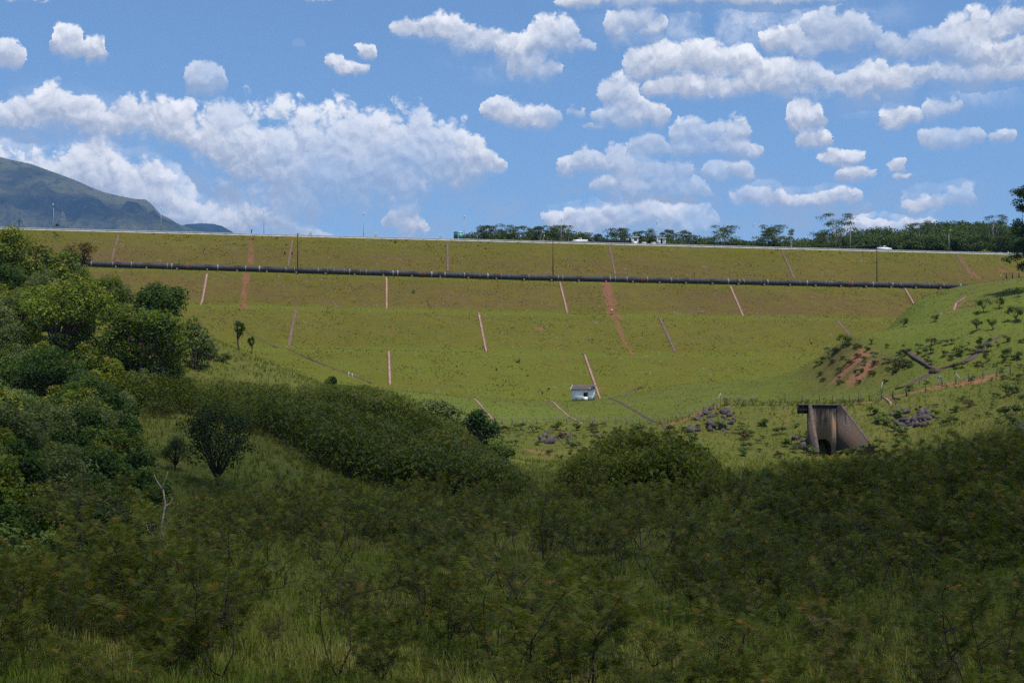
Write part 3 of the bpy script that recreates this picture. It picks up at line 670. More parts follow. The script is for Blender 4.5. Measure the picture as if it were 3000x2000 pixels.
# mountains
def ridge_mesh(name, prof, Y0, depth, seed, amp):
    prof = np.array(prof, float); U = np.linspace(prof[0, 0], prof[-1, 0], 330)
    zr = (HORIZON - np.interp(U, prof[:, 0], prof[:, 1])) / FPX * Y0
    ds = np.concatenate([np.linspace(-1, 0, 110), np.linspace(0.02, 1.0, 30)])
    X0 = (U - 1500) / FPX * Y0
    D, XX = np.meshgrid(ds, X0, indexing='ij'); ZR = np.repeat(zr[None], len(ds), 0)
    base = 40.0
    shape = np.where(D < 0, 1 + D, 1 - D)
    H = base + (ZR - base) * np.clip(shape, 0, 1) ** np.where(D < 0, 1.15, 1.0)
    sx = XX / (0.062 * Y0) + D * 2.6
    rid = 1 - np.abs(2 * (vnoise(sx, D * 1.1 + 3, seed) - 0.5)) ; rid2 = 1 - np.abs(2 * (vnoise(sx * 2.3 + 4, D * 2.3, seed + 5) - 0.5))
    off = ((rid - 0.6) * amp + (rid2 - 0.5) * amp * 0.45 + fbm(XX / (0.02 * Y0), D * 14, 4, seed + 9) * amp * 0.5) * np.clip(-D * 3.5, 0, 1) * np.clip((H - base) / 900, 0, 1)
    Yy = Y0 + D * depth
    lim = (HORIZON - np.interp(XX / Yy * FPX + 1500, prof[:, 0], prof[:, 1])) / FPX * Yy * 0.985      # spurs stay below the ridge line
    H = np.where(D < -0.02, np.minimum(H + off, np.maximum(lim, base)), H)
    n, m = H.shape; idx = np.arange(n * m).reshape(n, m)
    q = np.stack([idx[:-1, :-1], idx[:-1, 1:], idx[1:, 1:], idx[1:, :-1]], -1).reshape(-1, 4)
    return mesh_np(name, np.stack([XX, Yy, H], -1).reshape(-1, 3), q, smooth=True)
PM = [(-1500,520),(-1100,390),(-800,430),(-500,330),(-250,390),(-100,425),(0,460),(40,470),(90,480),(150,502),(200,520),(230,532),(265,548),(300,562),(340,572),(395,583),(425,584),(440,594),(470,628),(500,642),(520,655),(545,664),(575,674),(620,684),(680,692),(760,730)]
mo = obj('mountain', ridge_mesh('mountain', PM, 9600.0, 2900.0, 61, 760.0), M['mountain']); tag(mo, kind='structure')
PM2 = [(430,700),(500,672),(545,657),(590,654),(625,656),(650,662),(675,676),(700,690),(760,730)]
mo2 = obj('hill', ridge_mesh('hill', PM2, 11600.0, 1600.0, 77, 220.0), M['mountain']); tag(mo2, kind='structure')

# the low cumulus overhead whose shadow lies on the valley floor
def cloud_mesh():
    H = 2700.0; off = np.array([SUN.x / SUN.z * H, SUN.y / SUN.z * H, H])
    # ground footprint of each puff (x, y, radius); their union is swollen into one closed cumulus body
    puffs = [(0,40,62),(-30,70,40),(35,75,52),(75,60,60),(90,110,58),(55,120,44),(20,104,32),(-10,106,28),(-6,128,20),(12,126,22),(-48,30,50),(-40,80,22),(0,-30,90),(-90,0,60),(120,0,90),(-20,-120,110),
             (130,140,60),(64,156,26),(95,172,28),(-10,146,15),(40,146,20),(110,-120,110),(-120,-90,80),(-14,156,24),(4,158,20),(-30,160,14)]
    g_ = np.arange(-260, 300, 5.0); X, Y = np.meshgrid(g_, g_, indexing='ij'); F = np.full(X.shape, -9.0)
    for x, y, rad in puffs: F = np.maximum(F, 1 - (np.hypot(X - x, Y - y) / rad) ** 2)
    F = F + fbm(X / 24, Y / 24, 4, 5) * 0.9
    th = np.sqrt(np.clip(F, 0.0, 1)) ; lump = fbm(X / 30, Y / 30, 4, 8)
    top = off[2] + th * (60 + 80 * lump); bot = off[2] - th * (14 + 10 * lump)
    n, m = X.shape; idx = np.arange(n * m).reshape(n, m); on = F > 0
    c = on[:-1, :-1] | on[1:, :-1] | on[:-1, 1:] | on[1:, 1:]
    q = np.stack([idx[:-1, :-1], idx[1:, :-1], idx[1:, 1:], idx[:-1, 1:]], -1)[c]
    V = np.concatenate([np.stack([X + off[0], Y + off[1], top], -1).reshape(-1, 3), np.stack([X + off[0], Y + off[1], bot], -1).reshape(-1, 3)])
    q = np.concatenate([q, q[:, ::-1] + n * m]); used_ = np.unique(q); remap = np.full(len(V), -1); remap[used_] = np.arange(len(used_))
    return mesh_np('cloud', V[used_], remap[q], smooth=True)
cl = obj('cloud', cloud_mesh(), M['cloud']); tag(cl, kind='structure')

# haze: even air from the valley floor to just above the mountain
def haze():
    b = MB().box(-14000, 14000, -300, 14000, -300, 2260)
    o = b.build('haze', None)
    m = bpy.data.materials.new('air'); m.use_nodes = True; t = m.node_tree; t.nodes.clear()
    out = N(t, 'ShaderNodeOutputMaterial'); v = N(t, 'ShaderNodeVolumePrincipled')
    v.inputs['Color'].default_value = (0.27, 0.52, 1.0, 1); v.inputs['Density'].default_value = HAZE_DENSITY; v.inputs['Anisotropy'].default_value = 0.0
    t.links.new(v.outputs[0], out.inputs['Volume'])
    o.data.materials.append(m); tag(o, kind='stuff'); return o
HAZE_DENSITY = 0.42e-4
haze()

# ------------------------------------------------------------------ drains
def ribbon(pts, w0, w1, z0, z1, base_drop=0.35):
    """solid strip between lateral offsets w0..w1 (m, to the right of travel) from z0 to z1 above the surface line"""
    P_ = np.array(pts); T = np.gradient(P_, axis=0); T[:, 2] = 0; T /= np.maximum(np.linalg.norm(T, axis=1, keepdims=True), 1e-9)
    S = np.stack([T[:, 1], -T[:, 0], np.zeros(len(T))], 1)
    a = P_ + S * w0; b = P_ + S * w1; n = len(P_)
    V = np.stack([a + [0, 0, z0 - base_drop], b + [0, 0, z0 - base_drop], b + [0, 0, z1], a + [0, 0, z1]], 1).reshape(-1, 3)
    q = []
    for i in range(n - 1):
        for j in range(4): q.append((i * 4 + j, i * 4 + (j + 1) % 4, i * 4 + 4 + (j + 1) % 4, i * 4 + 4 + j))
    q += [(3, 2, 1, 0), (n * 4 - 4, n * 4 - 3, n * 4 - 2, n * 4 - 1)]
    return V, q
def drain(poly, w=0.75, parent=None, label=None, mat='concrete_pink', kmat='kerb', name='drainage_channel', kw=0.16, kh=0.16):
    H_ = [dam_hit(*c) for c in poly] if parent is not None else hits(poly); pts = []
    for a, b in zip(H_[:-1], H_[1:]):
        n = max(2, int(np.linalg.norm(b - a) / 1.6))
        for i in range(n):
            f = i / n; p = a + (b - a) * f; pts.append(p)
    pts.append(H_[-1]); pts = np.array(pts)
    pts[:, 2] = dam_z(pts[:, 0], pts[:, 1]) if parent is not None else surf_z(pts[:, 0], pts[:, 1])
    for _ in range(2 if parent is not None else 1): pts[1:-1, 2] = np.maximum(pts[1:-1, 2], (pts[:-2, 2] + pts[2:, 2]) / 2)
    fz = 0.13 if parent is not None else 0.05
    mb = MB(); V, q = ribbon(pts, -w / 2, w / 2, 0.0, fz); mb.add(V, q); o = mb.build(name, M[mat], parent)
    if mat == 'concrete_dark': kmat = 'concrete_dark'; kh = min(kh, 0.08)
    for s in (-1, 1):
        mb = MB(); a, b = sorted((s * (w / 2 + 0.003), s * (w / 2 + kw))); V, q = ribbon(pts, a, b, 0.0, fz + kh); mb.add(V, q); mb.build('kerb', M[kmat], o)
    if label: tag(o, label, 'drain')
    return o
DAM_DRAINS = [[(348,688),(327,763)],[(857,702),(844,781)],[(1311,711),(1312,796)],[(1785,721),(1803,806)],[(2292,736),(2328,819)],[(2802,747),(2851,817)],
  [(607,801),(588,892)],[(1132.6,813),(1133,905)],[(1640,826),(1662.6,917)],[(2139,837),(2177.6,926)],[(2637,843),(2699.6,928)],
  [(867,905),(845.7,1015)],[(1402,915),(1424.5,1029)],[(1932,929),(1981,1037)],[(2452.5,939),(2505,1002)],
  [(1139,1028),(1143,1127)],[(1707,1038),(1758,1168)]]
for i, p in enumerate(DAM_DRAINS):
    drain(p, 0.36 if i < 6 else 0.42, dam, mat='concrete_rose' if i < 6 or i in (11, 13, 14) else 'concrete_pink', name='drain_channel', kw=0.13, kh=0.12)
drain([(722,974),(750,986),(845.7,1024),(954,1070),(1030.6,1099),(1088,1121)], 0.26, kw=0.10, kh=0.06, label='long dark diagonal drain along the left foot of the dam', mat='concrete_dark')
drain([(1384.6,1166),(1420,1202),(1453,1236)], 0.34, kw=0.10, kh=0.06, label='short diagonal drain left of the white hut on the toe lawn', mat='concrete_pink')
drain([(1594.7,1170.6),(1650,1205),(1704,1239)], 0.34, kw=0.10, kh=0.06, label='diagonal drain running from below the white hut to the toe fence', mat='concrete_pink')
drain([(1787,1167),(1860,1203),(1930,1237),(1956,1277)], 0.34, kw=0.10, kh=0.06, label='long thin drain right of the hut crossing the toe fence', mat='concrete_dark')
drain([(1799.8,1165),(1840,1149),(1879.5,1133)], 0.34, kw=0.10, kh=0.06, label='short drain climbing right from the drain junction beside the hut', mat='concrete_dark')
drain([(2651.8,1025.5),(2700,1052),(2743,1078)], 1.5, label='wide dark drain descending from the left into the junction pit', mat='concrete_dark', kw=0.2)
drain([(2754,1080),(2790,1070),(2840,1052.6),(2870,1028),(2897,1000),(2932,981)], 1.1, label='wide dark drain climbing the right slope from the junction pit', mat='concrete_dark', kw=0.2)
drain([(2738,1090),(2700,1110),(2665,1127),(2626,1138.7)], 1.3, label='drain leaving the junction pit down to the lower left', mat='concrete_dark', kw=0.2)
drain([(2830,868),(2800,893),(2757,922)], 0.6, label='straight drain on the upper right slope below the pipeline end', mat='concrete_pink')
drain([(2588,1162),(2612,1182)], 0.5, label='stub of concrete drain below the red dirt track', mat='concrete_pink')
# junction pit
h_ = hit(2746, 1088); pit = empty('drain_pit', h_, 0.4)
MB().box(-1.3, 1.3, -.9, -.65, -.6, .45).build('pit_wall', M['concrete_dark'], pit); MB().box(-1.3, 1.3, .65, .9, -.6, .45).build('pit_wall', M['concrete_dark'], pit)
MB().box(-1.3, -1.05, -.647, .647, -.6, .42).build('pit_wall', M['concrete_dark'], pit); MB().box(1.05, 1.3, -.647, .647, -.6, .42).build('pit_wall', M['concrete_dark'], pit)
tag(pit, 'dark concrete junction pit where three drains meet on the right slope', 'pit')

# ------------------------------------------------------------------ pipeline on the first bench
pr = 0.80; pipe_p = 31.2 * CY
def pipe_pt(s, dz=0.0):
    x, y = ps_xy(pipe_p, s); return np.array([x, y, float(dam_z_ps(np.array([pipe_p]), np.array([s]))[0]) + dz])
pipe = empty('pipeline', pipe_pt(0.0))
tag(pipe, 'long black steel water pipeline lying across the dam on its upper bench', 'pipeline')
SEC = 7.6; s0 = -132.0; nsec = 35
sec_me = None; ring_me = None; sad_me = None; cpl_me = None
for i in range(nsec):
    s = s0 + i * SEC; a = pipe_pt(s, pr + 0.34); b = pipe_pt(s + SEC, pr + 0.34); d = b - a; L = np.linalg.norm(d)
    rz = math.atan2(d[1], d[0]); ry = -math.asin(d[2] / L)
    if sec_me is None:
        mb = MB(); mb.tube([(x, 0, 0) for x in np.linspace(0, SEC - 0.02, 5)], pr, 20); sec_o = mb.build('pipe_section', M['pipe'], pipe, smooth=True); sec_me = sec_o.data
        mb = MB(); mb.tube([(-0.07, 0, 0), (0.07, 0, 0)], pr + 0.07, 20); ring_o = mb.build('joint_ring', M['rust'], sec_o); ring_me = ring_o.data
        mb = MB(); mb.prism([(-0.2, -pr - 0.6), (0.2, -pr - 0.6), (0.2, -pr * 0.55), (-0.2, -pr * 0.55)], -0.95, 0.95); sad_o = mb.build('saddle', M['kerb'], sec_o); sad_me = sad_o.data
    else:
        sec_o = obj('pipe_section', sec_me, None, pipe); ring_o = obj('joint_ring', ring_me, None, sec_o); sad_o = obj('saddle', sad_me, None, sec_o)
    sec_o.location = a - np.array(pipe.location); sec_o.rotation_euler = (0, ry, rz)
    if i in (5, 13, 21, 29):
        if cpl_me is None:
            mb = MB(); mb.tube([(2.2, 0, 0), (2.3, 0, 0), (2.35, 0, 0), (3.1, 0, 0), (3.15, 0, 0), (3.3, 0, 0)], [pr + .14, pr + .14, pr + .06, pr + .06, pr + .15, pr + .15], 20)
            c_o = mb.build('flanged_coupling', M['rust'], sec_o); cpl_me = c_o.data
        else: c_o = obj('flanged_coupling', cpl_me, None, sec_o)

# ------------------------------------------------------------------ crest: guard rails, lamps, poles
def crest(px, p):
    """point on the crest plane at photo column px and offset p behind the front edge"""
    u = (px - 1500) / FPX
    # X = u Y and (X,Y) = CREST0 + NRM p + DIR s
    A = CREST0 + NRM * p; s = (u * A[1] - A[0]) / (DIR[0] - u * DIR[1])
    x, y = A + DIR * s
    return np.array([x, y, ROAD_Z if -9.2 < p < -1.5 else CREST_Z]), s
def guardrail(p, label, s_a, s_b, rails=((0.42, 0.74),)):
    x, y = ps_xy(p, 0.0); root = empty('guardrail', (x, y, CREST_Z), math.atan2(DIR[1], DIR[0]))
    n = int((s_b - s_a) / 4.2); post_me = None; beam_me = None
    for i in range(n + 1):
        if post_me is None:
            o = MB().box(-.06, .06, .055, .17, -.6, .64).build('post', M['steel_dark'], root); post_me = o.data
        else: o = obj('post', post_me, None, root)
        o.location = (s_a + i * 4.2, 0, 0)
        if i < n:
            if beam_me is None:
                o = MB().prism([(0, 0), (4.17, 0), (4.17, .10), (0, .10)], 0, .05).add([], None) if False else None
                prof = [(0, .34), (-.04, .38), (-.04, .42), (.0, .47), (-.04, .52), (-.04, .56), (0, .60)]
                V = [(xx, yy, zz) for xx in (0, 4.19) for yy, zz in prof] + [(xx, yy + .012, zz) for xx in (0, 4.19) for yy, zz in prof]
                q = [(k, k + 1, 7 + k + 1, 7 + k) for k in range(6)] + [(14 + k, 14 + 7 + k, 14 + 7 + k + 1, 14 + k + 1) for k in range(6)]
                o = MB().add(V, q).build('beam', M['steel'], root); beam_me = o.data
            else: o = obj('beam', beam_me, None, root)
            o.location = (s_a + i * 4.2, 0, 0)
    tag(root, label, 'guardrail'); return root
guardrail(-0.5, 'pale steel guardrail along the near edge of the crest road', -170, 180)
guardrail(-9.9, 'pale steel guardrail along the far edge of the crest road', -170, 180)
# low white kerb under the near rail
kb = empty('crest_kerb', (*ps_xy(-0.22, 0.0), CREST_Z), math.atan2(DIR[1], DIR[0])); kme = None
for i in range(88):
    if kme is None: o = MB().box(0, 3.9, -.07, .07, -.3, .13).build('kerb_stone', M['white_paint'], kb); kme = o.data
    else: o = obj('kerb_stone', kme, None, kb)
    o.location = (-170 + i * 4.0, 0, 0)
tag(kb, 'low white painted kerb along the crest edge under the guardrail', 'kerb')

lamp_px = [157, 472, 773, 1065, 1360, 1644, 1923, 2206, 2491, 2780]
lamp_lab = ['crest street lamp in front of the mountain at the far left', 'crest street lamp second from the left in front of the mountain', 'crest street lamp third from the left before white cloud', 'crest street lamp between the left drain and the portable toilets',
  'crest street lamp just right of the portable toilets', 'crest street lamp left of the parked white pickup', 'crest street lamp beside the right guard booth', 'crest street lamp left of the tallest eucalyptus', 'crest street lamp in front of the tallest eucalyptus', 'crest street lamp before the forest near the right edge']
def make_lamp():
    root = empty('street_lamp')
    mb = MB(); mb.tube([(0, 0, 0), (0, 0, 3), (0, 0, 6.3)], [.085, .07, .055], 7)
    mb.tube([(0, 0, 6.3), (0, -.12, 6.75), (0, -.42, 7.0), (0, -.7, 7.05)], [.055, .05, .045, .04], 6); mb.build('pole', M['lamp_grey'], root, smooth=True)
    hd = MB(); hd.tube([(0, -.62, 7.06), (0, -.75, 7.1), (0, -1.1, 7.08), (0, -1.3, 7.0)], [.08, .16, .17, .06], 8); hd.build('lamp_head', M['lamp_white'], root, smooth=True)
    MB().box(-.16, .16, -.16, .16, -.1, .08).build('base_plate', M['steel_dark'], root)
    return root
lamp = make_lamp()
for i, px in enumerate(lamp_px):
    c, s = crest(px, -0.95); o = lamp if i == 0 else copy_tree(lamp)
    o.location = c; o.rotation_euler = (0, 0, math.atan2(DIR[1], DIR[0]) + (math.pi if i in () else 0)); tag(o, lamp_lab[i], 'street lamp', 'street lamps along the crest')

def utility_pole(base, H, label, arm=True, lamp_=False):
    root = empty('utility_pole', base, math.atan2(DIR[1], DIR[0]) + 0.3)
    mb = MB(); mb.tube([(0, 0, -.5), (0, 0, H * .5), (0, 0, H)], [.15, .13, .10], 8); mb.build('pole', M['wood_pole'], root, smooth=True)
    if arm:
        MB().box(-.75, .75, -.16, -.06, H - .75, H - .63).build('crossarm', M['wood_pole'], root)
        for x in (-.65, 0.2, .65): m2 = MB(); m2.tube([(x, -.11, H - .63), (x, -.11, H - .5), (x, -.11, H - .42)], [.05, .06, .02], 6); m2.build('insulator', M['lamp_grey'], root)
    else:
        MB().box(-.12, .12, -.2, -.1, H - .6, H - .2).build('bracket', M['wood_pole'], root)
        MB().box(-.05, .35, -.08, .0, H - .2, H - .1).build('top_arm', M['wood_pole'], root)
    tag(root, label, 'utility pole'); return root
def bench_pt(px, p):
    u = (px - 1500) / FPX; A = CREST0 + NRM * p; s = (u * A[1] - A[0]) / (DIR[0] - u * DIR[1]); x, y = A + DIR * s
    return np.array([x, y, float(dam_z(np.array([x]), np.array([y]))[0])])
poles = []
for px, top, lab in [(872, 683, 'dark slim utility pole behind the pipeline left of centre'), (1620, 697, 'dark slim utility pole behind the pipeline near the parked pickup'), (2569, 714, 'dark slim utility pole behind the pipeline by the moving pickup')]:
    b = bench_pt(px, 28.2 * CY); H = (HORIZON - top) / FPX * b[1] - b[2]; utility_pole(b, H, lab, False); poles.append((b, H))
c, s = crest(56, -11.5); utility_pole(c, (HORIZON - 639) / FPX * c[1] - c[2], 'dark utility pole with crossarm on the crest at the far left', True)
c, s = crest(736.5, -1.2); utility_pole(c, (HORIZON - 672) / FPX * c[1] - c[2], 'short dark pole on the crest above the red scar', False)
def wire(a, b, sag, label, r=0.018):
    t = np.linspace(0, 1, 14)[:, None]; P_ = np.array(a) * (1 - t) + np.array(b) * t; P_[:, 2] -= sag * 4 * (t * (1 - t))[:, 0]
    mb = MB(); mb.tube(P_, r, 4); o = mb.build('power_line', M['wire']); tag(o, label, 'cable'); return o
top = lambda k: poles[k][0] + np.array([0, 0, poles[k][1] - .25])
wire(top(0), top(1), 2.2, 'thin sagging cable between the left and middle utility poles')
wire(top(1), top(2), 2.2, 'thin sagging cable between the middle and right utility poles')
g0 = hit(250, 772) + np.array([0, 0, 6.0]); wire(g0, top(0), 2.0, 'thin cable from the left trees to the first utility pole')

# round road signs seen from behind
def round_sign(px, py, label):
    c, s = crest(px, -1.0); zc = (HORIZON - py) / FPX * c[1]; root = empty('road_sign', c, math.atan2(DIR[1], DIR[0]))
    mb = MB(); mb.tube([(0, -.02, zc - c[2]), (0, .02, zc - c[2])], [.42, .42], 20); mb.build('disc', M['black_panel'], root)
    MB().box(-.03, .03, -.09, -.03, -.3, zc - c[2] + .3).build('post', M['steel_dark'], root); tag(root, label, 'sign'); return root
round_sign(168, 659, 'round road sign seen from behind on the crest before the mountain')
round_sign(2145, 709, 'round road sign seen from behind on the crest before the forest')

# mesh fence on the far side of the crest road
def crest_fence():
    x, y = ps_xy(-13.0, 0); root = empty('mesh_fence', (x, y, CREST_Z - 1.4), math.atan2(DIR[1], DIR[0])); pm = None
    sa = crest(1500, -13)[1]; sb = crest(3010, -13)[1]; n = int((sb - sa) / 3.0)
    for i in range(n + 1):
        if pm is None: m2 = MB(); m2.tube([(0, 0, -1), (0, 0, 3.0), (0, -.3, 3.35)], .05, 5); o = m2.build('post', M['fence_post'], root); pm = o.data
        else: o = obj('post', pm, None, root)
        o.location = (sa + i * 3.0, 0, 0)
    for z in (1.0, 1.5, 2.0, 2.5, 2.95): m2 = MB(); m2.tube([(sa, 0, z), (sb, 0, z)], .012, 3); m2.build('wire', M['wire'], root)
    tag(root, 'tall thin mesh fence behind the crest road from centre to right', 'fence')
crest_fence()

# portable toilets
def toilet(px, mat, label, dome):
    c, s = crest(px, -1.9); root = empty('portable_toilet', c + np.array([0, 0, .06]), math.atan2(DIR[1], DIR[0]))
    MB().box(-.58, .58, -.58, .58, 0, .12).build('skid', M['steel_dark'], root)
    for sx in (-1, 1): MB().box(*sorted((sx * .55, sx * .50)), -.55, .55, .12, 2.05).build('side_wall', M[mat], root)
    MB().box(-.495, .495, .50, .55, .12, 2.05).build('back_wall', M[mat], root)
    d = MB().box(-.43, .43, -.56, -.51, .16, 1.95).build('door', M[mat], root)
    MB().box(-.2, .2, -.575, -.562, 1.2, 1.6).build('panel', M['white_paint'] if dome else M['glass_dark'], d); MB().box(.3, .36, -.59, -.562, .95, 1.1).build('handle', M['steel_dark'], d)
    for sx in (-1, 1): MB().box(*sorted((sx * .494, sx * .434)), -.57, -.5, .12, 2.05).build('door_frame', M[mat], root)
    V = []; pr_ = [(-.6, 2.05), (-.6, 2.12), (-.42, 2.3), (.42, 2.3), (.6, 2.12), (.6, 2.05)]
    rf = MB().prism(pr_, -.6, .6).build('roof', M['white_paint'] if dome else M[mat], root)
    mb = MB(); mb.tube([(.3, .4, 2.2), (.3, .4, 2.5)], .05, 6); mb.build('vent_pipe', M['steel_dark'], root)
    tag(root, label, 'portable toilet'); return root
toilet(1335.5, 'toilet_green', 'dark green portable toilet on the crest, left of the teal one', False)
toilet(1349.5, 'toilet_teal', 'teal portable toilet with white roof on the crest', True)

# pickups
def pickup(px, flip, label, load=False):
    c, s = crest(px, -2.9); rz = math.atan2(DIR[1], DIR[0]) + (math.pi if flip else 0); root = empty('pickup', c + np.array([0, 0, .02]), rz)   # local +x is forward
    low = [(-2.2, .42), (-1.75, .40), (1.9, .40), (2.2, .50), (2.22, .72), (2.1, .86), (1.1, 1.0), (.95, 1.02), (-.35, 1.04), (-2.2, 1.06)]
    MB().prism(low, -.82, .82).build('body', M['car_white'], root)
    cab = [(-.38, 1.045), (1.0, 1.025), (.32, 1.50), (.1, 1.53), (-.28, 1.53), (-.38, 1.48)]
    MB().prism(cab, -.74, .74).build('cab', M['car_white'], root)
    for y0, y1 in ((-.765, -.742), (.742, .765)):
        MB().prism([(-.18, 1.1), (.82, 1.1), (.28, 1.44), (-.18, 1.44)], y0, y1).build('side_window', M['glass_dark'], root)
    V = [(1.0, -.66, 1.06), (1.0, .66, 1.06), (.37, .62, 1.48), (.37, -.62, 1.48)]; V = np.array(V) + np.array([.02, 0, .02])
    MB().add(np.concatenate([V, V - np.array([.03, 0, .04])]), [(0, 1, 2, 3), (7, 6, 5, 4), (0, 4, 5, 1), (1, 5, 6, 2), (2, 6, 7, 3), (3, 7, 4, 0)]).build('windscreen', M['glass_dark'], root)
    for x in (-1.35, 1.35):
        for y in (-.74, .74):
            m2 = MB(); m2.tube([(x, y - .1, .31), (x, y + .1, .31)], .31, 16); w_ = m2.build('wheel', M['tyre'], root); m2 = MB(); m2.tube([(x, y - .11, .31), (x, y + .11, .31)], .18, 12); m2.build('rim', M['steel'], w_)
    for y in (-.6, .6): MB().box(2.12, 2.235, y - .16, y + .16, .64, .78).build('headlight', M['lamp_white'], root); MB().box(-2.22, -2.205, y - .1, y + .1, .75, .98).build('tail_light', M['rust'], root)
    MB().box(2.1, 2.28, -.78, .78, .40, .52).build('bumper', M['steel_dark'], root)
    tag(root, label, 'pickup')
    if load:
        m2 = MB(); r = np.random.default_rng(3)
        m2.box(-1.7, -.5, -.6, .6, 1.07, 1.35); lo = m2.build('load', M['black_panel'], None); lo.location = root.location; lo.rotation_euler = root.rotation_euler
        MB().box(-1.6, -.95, -.45, .4, 1.35, 1.75).build('bundle', M['steel_dark'], lo); MB().box(-1.5, -1.1, -.3, .3, 1.75, 2.0).build('bundle', M['black_panel'], lo)
        tag(lo, 'dark heap of goods piled in the bed of the right pickup', 'cargo')
    return root
pickup(1699, True, 'white pickup parked on the crest left of the black wall')
pickup(2590, False, 'white pickup driving right on the crest with a loaded bed', True)

# guard booths, black wall, boxes
def booth(px, w, h, label, door):
    c, s = crest(px, -3.2); h = h + 0.0; root = empty('guard_booth', c, math.atan2(DIR[1], DIR[0])); d = w * 0.8
    for sx in (-1, 1): MB().box(*sorted((sx * w / 2, sx * (w / 2 - .12))), -d / 2, d / 2, 0, h).build('side_wall', M['white_paint'], root)
    MB().box(-w / 2 + .123, w / 2 - .123, d / 2 - .12, d / 2, 0, h).build('back_wall', M['white_paint'], root)
    a, b, z0, z1 = (-.45, .15, 0.05, 2.0) if door else (-.45, .5, 1.05, 1.95)
    f = -d / 2
    MB().box(-w / 2 + .123, a, f, f + .12, 0, h).build('front_wall', M['white_paint'], root); MB().box(b, w / 2 - .123, f, f + .12, 0, h).build('front_wall', M['white_paint'], root)
    MB().box(a + .002, b - .002, f + .003, f + .117, z1, h).build('lintel', M['white_paint'], root)
    if not door: MB().box(a + .002, b - .002, f + .003, f + .117, 0, z0).build('parapet', M['white_paint'], root)
    if door: MB().box(a + .01, b - .01, f + .06, f + .09, 0.02, z1 - .01).build('door', M['black_panel'], root)
    else:
        wn_ = MB().box(a + .01, b - .01, f + .06, f + .08, z0 + .01, z1 - .01).build('window', M['glass_dark'], root)
        for x in (-.15, .2): MB().box(x - .03, x + .03, f + .03, f + .057, z0 + .01, z1 - .01).build('mullion', M['white_paint'], wn_)
    if door: wn_ = MB().box(.32, .78, f - .02, f - .003, 1.1, 1.9).build('window', M['blue_pale'], root)
    MB().box(-w / 2 - .25, w / 2 + .25, -d / 2 - .25, d / 2 + .25, h, h + .14).build('roof', M['white_paint'], root)
    MB().box(-.6, .6, f - .9, f - .05, -.1, .12).build('step', M['white_paint'], root)
    tag(root, label, 'booth'); return root
booth(1859.5, 1.9, 2.25, 'left white guard booth on the crest, beside the black wall', False)
booth(1937, 2.35, 2.15, 'right white guard booth on the crest with a dark doorway', True)
ca, sa = crest(1757, -4.2); cb, sb = crest(1850, -4.2)
bw = empty('panel_wall', (ca + cb) / 2, math.atan2(DIR[1], DIR[0])); Lw = (sb - sa); n = 9; pm = None
for i in range(n):
    if pm is None: o = MB().box(0, Lw / n - .02, -.04, .04, 0.1, 1.55).build('panel', M['black_panel'], bw); pm = o.data
    else: o = obj('panel', pm, None, bw)
    o.location = (-Lw / 2 + i * Lw / n, 0, 0)
tag(bw, 'long low black panelled wall on the crest left of the booths', 'wall')
for px in (1784.5, 1789.5, 1810.5, 1815, 1837, 1841):
    c, s = crest(px, -4.25); m2 = MB(); m2.tube([(0, 0, 0), (0, 0, .5), (0, 0, .58), (0, 0, .66)], [.17, .17, .1, .07], 10); o = m2.build('water_jug', M['blue_pale'], None, smooth=True)
    o.location = c + np.array([0, 0.4, 1.45]); tag(o, 'small pale blue jug showing above the black crest wall', 'jug', 'pale blue jugs over the black wall')
    # jugs stand on a shelf behind the wall
shelf = MB().box(-Lw / 2 + .1, Lw / 2 - .1, .10, .75, 1.36, 1.44).build('shelf', M['steel_dark'], bw)
for px, lab in ((1887, 'cream box on the crest between the booths, left one'), (1915, 'cream box on the crest beside the right booth')):
    c, s = crest(px, -3.0); root = empty('utility_box', c, math.atan2(DIR[1], DIR[0])); MB().box(-.62, .62, -.35, .35, 0, .95).build('cabinet', M['cream'], root); MB().box(-.68, .68, -.4, .4, .953, 1.03).build('lid', M['cream'], root); tag(root, lab, 'box')

# lattice pylons far behind the crest
def pylon():
    root = empty('lattice_pylon'); mb = MB(); H = 46.0
    def w(z): return 3.2 * (1 - z / H) + 0.55
    lv = np.linspace(0, H, 16)
    for sx in (-1, 1):
        for sy in (-1, 1): mb.tube([(sx * w(z), sy * w(z), z) for z in lv], .12, 4)
    mb.build('legs', M['lamp_grey'], root); mb = MB()
    for a, b in zip(lv[:-1], lv[1:]):
        for sx in (-1, 1):
            mb.tube([(-w(a), sx * w(a), a), (w(b), sx * w(b), b)], .07, 3); mb.tube([(w(a), sx * w(a), a), (-w(b), sx * w(b), b)], .07, 3)
    mb.build('bracing', M['lamp_grey'], root); mb = MB(); mb.tube([(-2.2, 0, H - 6), (0, 0, H - 5.4), (2.2, 0, H - 6)], .12, 4); mb.build('crossarm', M['lamp_grey'], root); return root
py_ = pylon()
for i, (px, top_, lab) in enumerate([(909, 675, 'faint lattice pylon behind the crest right of the leftmost pole'), (1101, 680, 'faint lattice pylon behind the crest at left centre'), (1291, 685, 'faint lattice pylon left of the portable toilets'), (711, 686, 'faint lattice pylon just right of the distant hill')]):
    p_ = W(px, top_, 720); o = py_ if i == 0 else copy_tree(py_); gz = float(far_z(np.array([p_.x]), np.array([720.]))[0]); o.location = (p_.x, 720, gz); o.scale = (1, 1, (p_.z - gz) / 46.0); tag(o, lab, 'pylon', 'pylons beyond the reservoir')

